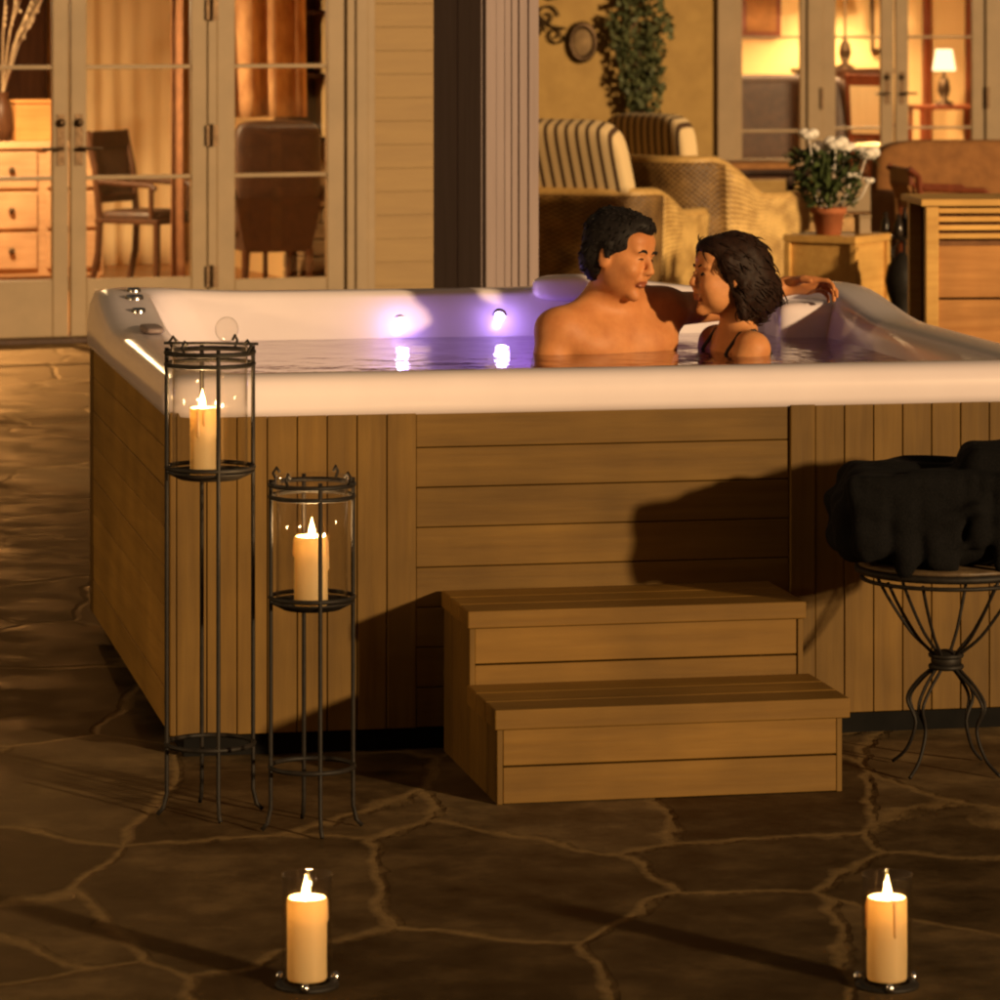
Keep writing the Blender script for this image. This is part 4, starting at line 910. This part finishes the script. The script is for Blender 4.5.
r2 = MB(A2); r2.box(-.5, 6.6, .15, 4.5, 2.6, 2.79); r2.build('room_ceiling', M['cream'], house)
def W2(t, y, z=0): return (HT.inverted() @ A2) @ Vector((t, y, z))
def at2(px, y): return A1pt(px, y, A2)
p = W2(at2(880, 2.0), 2.0, 2.25); pend(p, 'warm ceiling lamp in the room behind the right french doors', 700)
p = W2(at2(770, 1.6), 1.6, 2.25); pend(p, 'warm ceiling lamp behind the small right hand window', 120)
def tlamp(loc, label, h, r, power):
    t = thing('table_lamp', label, 'lamp', loc, 0, 'lit table lamps indoors')
    b = MB(); b.lathe([(.0001, 0), (.09, 0), (.09, .02), (.03, .05), (.06, .14), (.05, .22), (.012, .28), (.012, h-.1)], n=20); b.build('lamp_base', M['bronze'], t, smooth=True)
    b = MB(); b.lathe([(r, h-.14), (r*.7, h+.06), (r*.67, h+.06), (r*.97, h-.14)], n=28); b.build('lamp_shade', M['shade'], t, smooth=True)
    light('lamp_light', (0, 0, h-.02), (1, .66, .3), power, .05, t)
# sideboard with lamp
sbp = W2(at2(850, 3.7), 3.7)
sb = thing('sideboard', 'dark sideboard under the glowing lamp behind the right french doors', 'sideboard', sbp, TH2)
b = MB(); b.box(-.42, .42, 0, .42, .12, 1.12); b.box(-.45, .45, -.02, .44, 1.12, 1.16); b.build('carcass', M['darkwood'], sb, bevel=.008)
for x in (-.21, .21): b = MB(); b.box(x-.19, x+.19, -.018, -.001, .18, 1.06); b.build('door', M['darkwood'], sb, bevel=.006)
for x in (-.38, .38): b = MB(); b.box(x-.03, x+.03, .02, .4, .026, .12); b.build('leg', M['darkwood'], sb)
tlamp(W2(at2(845, 3.85), 3.85, 1.16), 'glowing table lamp on the dark sideboard, left of the right doors', .80, .17, 220)
tl = W2(at2(944, 3.6), 3.6)
nt_ = thing('side_table', 'small wooden table carrying the white shaded lamp, inside the right door', 'table', tl, TH2)
b = MB(); b.box(-.3, .3, -.2, .2, .78, .82); b.build('table_top', M['redwood'], nt_, bevel=.006)
for x in (-.27, .27):
    for y in (-.17, .17): b = MB(); b.tube([(x, y, .026), (x, y, .78)], [.015, .022], 8); b.build('leg', M['redwood'], nt_)
tlamp(tl+Vector((0, 0, .82)), 'small lamp with white shade seen through the right leaf of the right doors', .46, .11, 40)
dining(W2(at2(880, 1.8), 1.8, .026), R(150), 'red framed dining chair behind the left leaf of the right doors', 'redwood', 'curtain', 1.12, .42)
def sofa(loc, rz, label, m, w=1.5, h=.8, cm=None, group=None, d=.8):
    t = thing('sofa', label, 'sofa', loc, rz, group)
    b = MB(); b.blob((0, 0, .3), (w/2, d/2, .14), 28, 14, .25); b.build('base', M[m], t, smooth=True)
    b = MB(); b.blob((0, -d/2+.1, h*.62), (w/2, .12, h*.38), 28, 14, .35); b.build('backrest', M[m], t, smooth=True)
    for s_ in (-1, 1):
        b = MB(); b.blob((s_*(w/2-.08), 0, .42), (.09, d/2, .17), 20, 12, .4); b.build('armrest', M[m], t, smooth=True)
        b = MB(); b.blob((s_*(w/4-.03), .08, .46), (w/4-.06, d/2-.1, .07), 24, 12, .4); b.build('seat_cushion', M[cm or m], t, smooth=True)
        for y in (-.3, .3): b = MB(); b.tube([(s_*(w/2-.1), y, 0), (s_*(w/2-.1), y, .2)], .025, 8); b.build('leg', M['darkwood'], t)
    return t
sofa(W2(at2(768, 2.2), 2.2, .026), TH2, 'dark brown sofa seen from behind through the small right window', 'leather', 1.3, 1.12)
o = MB(HT.inverted() @ A2); t0, t1 = at2(742, 4.4), at2(782, 4.4)
b = MB(HT.inverted() @ A2); b.box(t0, t1, 4.42, 4.46, 1.45, 2.1); fr = b.build('framed_picture', M['redwood'], None, bevel=.01)
tag(fr, 'framed reddish picture on the wall inside the small right window', 'picture')
b = MB(HT.inverted() @ A2); b.box(t0+.05, t1-.05, 4.412, 4.42, 1.50, 2.05); b.build('print', M['rust'], fr)
t0, t1 = at2(872, 4.4), at2(888, 4.4)
b = MB(HT.inverted() @ A2); b.box(t0, t1, 4.42, 4.46, 1.3, 2.0); fr = b.build('framed_picture', M['bronze'], None, bevel=.008); tag(fr, 'narrow framed picture right of the sideboard lamp', 'picture')
b = MB(HT.inverted() @ A2); b.box(t0+.03, t1-.03, 4.412, 4.42, 1.34, 1.96); b.build('print', M['paper'], fr)
t0, t1 = at2(925, 4.4), at2(968, 4.4)
b = MB(HT.inverted() @ A2); b.box(t0, t0+.06, 4.40, 4.49, .03, 2.2); b.box(t1, t1+.06, 4.40, 4.49, .03, 2.2); b.build('inner_door_frame', M['redwood'], None); tag(bpy.data.objects['inner_door_frame'], 'wooden inner doorway frame seen through the rightmost door leaf', 'door frame')

# ---- on the porch wall: ivy, oval ornament, ironwork
iv = thing('climbing_ivy', 'column of ivy climbing the yellow wall behind the striped chairs', 'plant', W2(at2(643, -.14), -.14, 0), TH2)
b = MB()
for k in range(4): b.tube([(.1*math.sin(k+z*1.7)+(k-1.5)*.06, .05, z) for z in np.linspace(0, 2.5, 14)], .008, 5)
b.build('stem', M['bronze'], iv)
b = MB(); r_ = random.Random(4)
for i in range(2600):
    z = r_.uniform(.55, 2.7); wv = .20+.05*math.sin(z*5)+.03*math.sin(z*13); x = r_.uniform(-1, 1)*wv+.03*math.sin(z*3); y = r_.uniform(-.10, .06)*(1-.4*abs(x)/wv)
    if r_.random() < .30+.25*math.sin(x*21+z*9)*math.sin(z*17): continue
    l = r_.uniform(.018, .036); q = Matrix.Translation((x, y, z)) @ Matrix.Rotation(r_.uniform(-1, 1), 4, 'X') @ Matrix.Rotation(r_.uniform(-1.2, 1.2), 4, 'Z') @ Matrix.Rotation(r_.uniform(0, 6.3), 4, 'Y')
    b.add([q @ Vector(v) for v in ((0, 0, -l), (l*.8, .004, -l*.2), (l*.45, 0, l*.5), (0, .006, l*1.1), (-l*.45, 0, l*.5), (-l*.8, .004, -l*.2))], [(0, 1, 2, 3, 4, 5)])
b.build('foliage', M['ivy'], iv)
p = W2(at2(582, -.02), -.02, wz(42, 33)); ov = thing('wall_plaque', 'dark oval ornament hung on the yellow porch wall', 'wall ornament', p, TH2)
b = MB(Matrix.Rotation(R(90), 4, 'X')); b.lathe([(.0001, .0), (.118, 0), (.125, .02), (.11, .045), (.088, .035), (.08, .02)], n=40, sy=1.38); b.build('frame', M['bronze'], ov, smooth=True)
b = MB(Matrix.Rotation(R(90), 4, 'X')); b.lathe([(.082, .018), (.05, .034), (.0001, .04)], n=32, sy=1.38); b.build('medallion', M['stone'], ov, smooth=True)
p = W2(at2(549, -.03), -.03, wz(26, 33)); ir = thing('iron_scroll', 'scrolled ironwork on the yellow wall beside the oval ornament', 'wall ornament', p, TH2)
b = MB()
def spiral(cx, cz, r0, turns, sgn=1): return [(cx+r0*(1-.8*i/30)*math.cos(sgn*turns*2*math.pi*i/30), 0, cz+r0*(1-.8*i/30)*math.sin(sgn*turns*2*math.pi*i/30)) for i in range(31)]
b.tube(spiral(-.02, .08, .10, 1.3), .010, 6); b.tube(spiral(.06, -.07, .08, 1.3, -1), .010, 6); b.tube(spiral(-.10, -.04, .07, 1.2), .010, 6); b.tube([(-.12, .0, .12), (.02, 0, 0), (.14, 0, -.02)], .010, 6)
b.tube([(-.15, 0, .3), (.02, 0, .22), (.16, 0, .26)], .010, 6)
b.build('scroll', M['bronze'], ir)

# ------------------------------------------------------------ porch furniture
def wicker_chair(loc, a, label, bh=.80, ah=.56, cush=1.05, w=.74, dp=.80, tilt=.22):
    """local +x is the way it faces"""
    t = thing('wicker_armchair', label, 'armchair', loc, a, 'wicker armchairs with striped cushions')
    def path(u):   # U shaped plan: right arm front -> back -> left arm front
        L1 = dp-.25; arc = math.pi*.25
        segs = [('l', L1), ('a', arc), ('l', w-.5), ('a', arc), ('l', L1)]; tot = sum(s_[1] for s_ in segs); d = u*tot
        x, y, h = dp/2, -w/2, math.pi
        for kind, L_ in segs:
            q = min(d, L_)
            if kind == 'l': x += q*math.cos(h); y += q*math.sin(h)
            else:
                r_ = .25*L_/arc; dh = q/L_*math.pi/2*-1; cx, cy = x+r_*math.cos(h-math.pi/2), y+r_*math.sin(h-math.pi/2)
                x, y = cx+r_*math.cos(h+math.pi/2+dh), cy+r_*math.sin(h+math.pi/2+dh); h += dh
            d -= q
            if d <= 1e-9: break
        return x, y
    def topz(x): return ah+(bh-ah)*sst(-x, -.12, .22)
    def wallp(u, v, off=0):
        x, y = path(u); z = .10+(topz(x)-.10)*v; fl = 1+.10*v
        lean = -.10*v*sst(-x, .0, .3)
        return (x*1.0+lean, y*fl, z)
    b = MB(); b.grid(lambda u, v: wallp(.19+.62*u, v), 44, 14, 1.5, .8); b.build('wicker_body', M['wicker'], t, smooth=True, solid=.045)
    for u0 in (0, .81):
        b = MB(); b.grid(lambda u, v: wallp(u0+.19*u, v), 14, 14, .45, .8); b.build('arm_panel', M['wicker_lit'], t, smooth=True, solid=.045)
    b = MB(); pts = [Vector(wallp(i/60, 1))+Vector((0, 0, .0)) for i in range(61)]; b.tube(pts, .036, 8); b.build('braided_rim', M['rattan'], t, smooth=True)
    for i in (0, 60):
        x, y, z = wallp(i/60, 1); b = MB(); b.tube([(x, y*.92, .0), (x, y, z)], .03, 8); b.build('front_post', M['rattan'], t, smooth=True)
    for (x, y) in ((-dp/2+.1, -w/2+.12), (-dp/2+.1, w/2-.12)): b = MB(); b.tube([(x, y, 0), (x, y, .14)], .022, 8); b.build('leg', M['wicker'], t)
    b = MB(); b.box(-dp/2+.05, dp/2-.02, -w/2+.04, w/2-.04, .22, .30); b.build('seat_deck', M['wicker'], t)
    b = MB(Matrix.Translation((.03, 0, .37)) @ Matrix.Rotation(R(90), 4, 'Z')); b.blob((0, 0, 0), (w/2-.06, dp/2-.08, .07), 32, 12, .35); b.build('seat_cushion', M['stripe'], t, smooth=True)
    hc = (cush-.34)/2
    b = MB(Matrix.Translation((-dp/2+.12-tilt*.35, 0, .36+hc)) @ Matrix.Rotation(-tilt, 4, 'Y') @ Matrix.Rotation(R(90), 4, 'Z')); b.blob((0, 0, 0), (w/2-.02, .085, hc), 40, 20, .38); b.build('back_cushion', M['stripe'], t, smooth=True)
    return t
D = 23.2; wicker_chair((wx(600, D), D, 0), R(62), 'wicker armchair with striped cushion just right of the pale pier', bh=.70, cush=1.12, w=.86, tilt=.40)
D = 24.6; wicker_chair((wx(700, D), D, 0), R(36), 'wicker armchair with upright striped cushion, farther right, behind the couple', bh=.83, ah=.60, cush=1.09, w=.84, dp=.92, tilt=.10)

# box table with flowers
D = 21.0; tp = Vector((wx(842, D), D+.30, 0))
tb = thing('box_table', 'pale wooden cube table carrying the potted white flowers', 'table', tp, R(59)); zt_ = wz(237, 21)
b = MB(); b.box(-.19, .19, -.19, .19, .03, zt_-.04); b.build('body', M['teak'], tb, bevel=.006)
b = MB(); b.box(-.215, .215, -.215, .215, zt_-.04, zt_); b.build('table_top', M['teak'], tb, bevel=.006)
for sx in (-1, 1):
    for sy in (-1, 1): b = MB(); b.box(sx*.194-.018, sx*.194+.018, sy*.194-.018, sy*.194+.018, 0, zt_-.042); b.build('leg', M['teak'], tb, bevel=.004)
pp = Vector((wx(832, 21), 21.22, zt_))
fp_ = thing('flower_pot', 'terracotta pot of white flowers on the pale cube table', 'potted plant', pp)
b = MB(); b.lathe([(.0001, 0), (.065, 0), (.085, .11), (.095, .11), (.098, .145), (.085, .145), (.08, .12), (.0001, .12)], n=28); b.build('pot', M['terra'], fp_, smooth=True)
r_ = random.Random(11); b = MB(); stems = MB()
for i in range(420):
    th = r_.uniform(0, 6.283); rr = .22*math.sqrt(r_.random()); z = .15+r_.random()**.8*.30; x, y = rr*math.cos(th)*(.45+z*1.3), rr*math.sin(th)*(.45+z*1.3)
    l = r_.uniform(.02, .045); q = Matrix.Translation((x, y, z)) @ Matrix.Rotation(th, 4, 'Z') @ Matrix.Rotation(r_.uniform(-1.2, .6), 4, 'Y') @ Matrix.Rotation(r_.uniform(-1, 1), 4, 'X')
    b.add([q @ Vector(v) for v in ((-l, 0, 0), (0, l*.45, .006), (l, 0, -.004), (0, -l*.45, .006))], [(0, 1, 2, 3)])
for i in range(26):   # long blades
    th = r_.uniform(0, 6.283); ln = r_.uniform(.18, .34); q = Matrix.Rotation(th, 4, 'Z')
    pts = [q @ Vector((ln*.9*k/6, 0, .12+ln*1.0*math.sin(k/6*2.3))) for k in range(7)]; side = q @ Vector((0, 1, 0))
    vs = []; 
    for k, p_ in enumerate(pts): w_ = .013*math.sin(math.pi*(k+.6)/7); vs += [p_+side*w_, p_-side*w_]
    b.add(vs, [(2*k, 2*k+1, 2*k+3, 2*k+2) for k in range(6)])
b.build('leaves', M['leaf'], fp_, smooth=True)
def blossom(c, s_):
    q = MB()
    for k in range(9):
        th = k*2.4; rr = s_*.68; q.blob((c[0]+rr*math.cos(th)*.9, c[1]+rr*math.sin(th)*.6, c[2]+rr*.35*math.sin(k*1.7)), (s_*.66, s_*.5, s_*.46), 10, 6)
    q.tube([(c[0]*.2, c[1]*.2, .12), (c[0]*.8, c[1], c[2]*.7), c], .004, 5); q.build('blossom', M['petal'], fp_, smooth=True)
for (px, py, s_) in ((808, 134, .045), (822, 147, .05), (835, 143, .055), (846, 148, .045), (867, 153, .055), (827, 170, .028), (851, 176, .028), (815, 190, .026), (868, 180, .022)):
    blossom((wx(px, 21.2)-pp.x, r_.uniform(-.1, .02), wz(py, 21.2)-pp.z), s_)
# small pale box (card) beside pot
b = MB(); b.box(-.035, .035, -.03, .03, 0, .085); b.box(-.038, .038, -.033, .033, .085, .10); o = b.build('small_tin', M['cream'], None, bevel=.004); o.location = (wx(866, 21.1), 21.30, zt_); o.rotation_euler.z = .4
tag(o, 'small cream tin beside the flower pot on the cube table', 'tin')
# dark side table with smoked glass votives
D = 21.6; stp = Vector((wx(906, D), D, 0)); zq = wz(236, D)
sdt = thing('side_table', 'dark metal side table between the cube table and the teak cabinet', 'table', stp)
b = MB(); b.lathe([(.0001, -.012), (.15, -.012), (.155, -.006), (.15, 0), (.0001, 0)], (0, 0, zq), 32); b.build('table_top', M['bronze'], sdt, smooth=True)
for k in range(3): a = R(120*k+20); b = MB(); b.tube([(.13*math.cos(a), .13*math.sin(a), 0), (.05*math.cos(a), .05*math.sin(a), zq*.5), (.12*math.cos(a), .12*math.sin(a), zq-.01)], .01, 8); b.build('leg', M['iron'], sdt)
for k, (dx, dy, h) in enumerate(((-.11, .0, .13), (-.045, -.05, .12), (.03, .0, .14), (.10, -.03, .12), (.0, .07, .15))):
    t = MB(); t.lathe([(.0001, 0), (.026, 0), (.028, .02), (.024, h*.6), (.012, h*.8), (.012, h), (.009, h)], n=18); o = t.build('glass_bottle', M['blackglass'], None, smooth=True); o.location = stp+Vector((dx, dy, zq))
    tag(o, 'dark little bottle among the row on the metal side table', 'bottle', 'dark bottles on the side table')
t = thing('black_lantern', 'black round lantern on the ground under the dark side table', 'lantern', (wx(902, 20.8), 20.8, 0))
b = MB(); b.lathe([(.0001, 0), (.07, 0), (.05, .05), (.05, .20), (.075, .27), (.09, .34), (.075, .42), (.03, .47), (.012, .49), (.0001, .49)], n=24); b.build('lantern_body', M['iron'], t, smooth=True)
b = MB(); b.tube([(-.05, 0, .44), (-.04, 0, .52), (0, 0, .56), (.04, 0, .52), (.05, 0, .44)], .005, 6); b.build('handle', M['iron'], t)
# slatted teak cabinet
D = 17.0; cx0 = wx(928, D); cw = .75; zc = wz(199, D)
tc_ = thing('teak_cabinet', 'honey coloured slatted teak cabinet at the right edge behind the tub', 'cabinet', (cx0, D, 0), R(4))
b = MB(); b.box(-.035, cw+.03, -.03, .48, zc-.03, zc); b.build('cabinet_top', M['teak'], tc_, bevel=.005)
for x0, x1 in ((-.01, .045), (cw-.045, cw+.01)):
    for y0, y1 in ((-.008, .04), (.40, .45)): b = MB(); b.box(x0, x1, y0, y1, 0, zc-.031); b.build('leg', M['teak'], tc_, bevel=.004)
b = MB()
for i in range(4): b.box(.046, cw-.046, .004, .022, zc-.062-i*.036, zc-.040-i*.036)
b.build('slat_panel', M['teak'], tc_, bevel=.004)
b = MB(); b.box(.046, cw-.046, .006, .026, zc-.42, zc-.20); b.build('door', M['orangewood'], tc_, bevel=.004)
b = MB(); b.box(.046, cw-.046, .008, .026, .10, zc-.43); b.build('drawer', M['orangewood'], tc_, bevel=.004)
b = MB(); b.box(.05, cw-.05, .06, .44, .1, zc-.035); b.build('carcass', M['brown'], tc_)
# rust sofa behind
D = 25.5; sofa((wx(985, D), D, 0), R(186), 'rust cushioned outdoor sofa behind the teak cabinet', 'rust', 1.35, .90)
D = 24.0; dining((wx(945, D), D, 0), R(100), 'wooden outdoor armchair with curved arms in front of the rust sofa', 'redwood', 'rust', .80, .5, 'outdoor_chair')
# dark bench under window
D = 27; bn = thing('low_bench', 'dark low bench under the small right window', 'bench', (wx(757, D), D, 0), R(12)); zq = wz(168, D)
b = MB(); b.box(-.5, .32, -.2, .2, zq-.05, zq); b.build('seat', M['darkwood'], bn, bevel=.006)
for x in (-.46, .28):
    for y in (-.16, .16): b = MB(); b.box(x-.025, x+.025, y-.025, y+.025, 0, zq-.05); b.build('leg', M['darkwood'], bn)
b = MB(); b.blob((-.1, 0, zq+.0), (.36, .18, .05), 24, 10, .4); b.build('cushion', M['rust'], bn, smooth=True)

pl_ = thing('added_lantern', 'unseen lit garden lantern on a post, added left of the hot tub for side light', 'lantern', (-4.6, 8.3, 0))  # added out of view to brighten the tub's left side and the left paving
b = MB(); b.tube([(0, 0, 0), (0, 0, 1.35)], .022, 10); b.lathe([(.0001, 0), (.14, 0), (.14, .015), (.03, .03)], n=20); b.build('post', M['iron'], pl_, smooth=True)
b = MB(); b.box(-.11, .11, -.11, .11, 1.35, 1.37); b.lathe([(.16, 1.66), (.02, 1.76), (.0001, 1.80)], n=4)
for x in (-.1, .1):
    for y in (-.1, .1): b.box(x-.008, x+.008, y-.008, y+.008, 1.37, 1.66)
b.build('lantern_frame', M['iron'], pl_)
b = MB(); b.lathe([(.0001, 0), (.03, 0), (.05, .06), (.03, .13), (.0001, .14)], (0, 0, 1.42), 16); b.build('lamp_globe', M['shade'], pl_, smooth=True)
light('lamp_light', (0, 0, 1.58), (1, .60, .25), 290, .13, pl_)

# ============================================================ LIGHT
AZ, EL = 43.0, 10.5     # sun comes from front right
tosun = Vector((math.sin(R(AZ))*math.cos(R(EL)), -math.cos(R(AZ))*math.cos(R(EL)), math.sin(R(EL))))
sl = bpy.data.lights.new('sun', 'SUN'); sl.energy = 4.3; sl.angle = R(2.2); sl.color = (1, .68, .34)
so = bpy.data.objects.new('sun', sl); COL.objects.link(so); so.rotation_euler = tosun.to_track_quat('Z', 'Y').to_euler(); so.location = (8, -8, 6)
w = bpy.data.worlds.new('World'); scene.world = w; w.use_nodes = True; nt = w.node_tree; nt.nodes.clear()
sky = nt.nodes.new('ShaderNodeTexSky'); sky.sky_type = 'NISHITA'; sky.sun_disc = False; sky.sun_elevation = R(2.0); sky.sun_rotation = math.atan2(tosun.x, tosun.y)
sky.air_density = 1.5; sky.dust_density = 6; sky.ozone_density = 0.6
bg = nt.nodes.new('ShaderNodeBackground'); bg.inputs[1].default_value = .15; wo_ = nt.nodes.new('ShaderNodeOutputWorld')
tn = nt.nodes.new('ShaderNodeMixRGB'); tn.blend_type = 'MULTIPLY'; tn.inputs[0].default_value = 1; tn.inputs[2].default_value = (1, .68, .50, 1); nt.links.new(sky.outputs[0], tn.inputs[1]); nt.links.new(tn.outputs[0], bg.inputs[0]); nt.links.new(bg.outputs[0], wo_.inputs[0])

# ============================================================ CAMERA
cam = bpy.data.cameras.new('camera'); co = bpy.data.objects.new('camera', cam); COL.objects.link(co); scene.camera = co
cam.sensor_width = 36; cam.lens = 36*F/1000; cam.shift_y = -.5; cam.clip_end = 600; cam.clip_start = .1
co.location = (0, 0, EYE); co.rotation_euler = (R(90), 0, 0)
cam.dof.use_dof = True; cam.dof.focus_distance = 9.8; cam.dof.aperture_fstop = 9
vs_ = scene.view_settings; vs_.view_transform = 'Standard'; vs_.look = 'None'; vs_.gamma = 1; vs_.use_curve_mapping = False; vs_.exposure = 0
scene.cycles.use_denoising = True; scene.cycles.filter_width = 2.2
scene.cycles.transparent_max_bounces = 24; scene.cycles.max_bounces = 10; scene.cycles.sample_clamp_indirect = 4
scene.cycles.caustics_reflective = False; scene.cycles.caustics_refractive = False
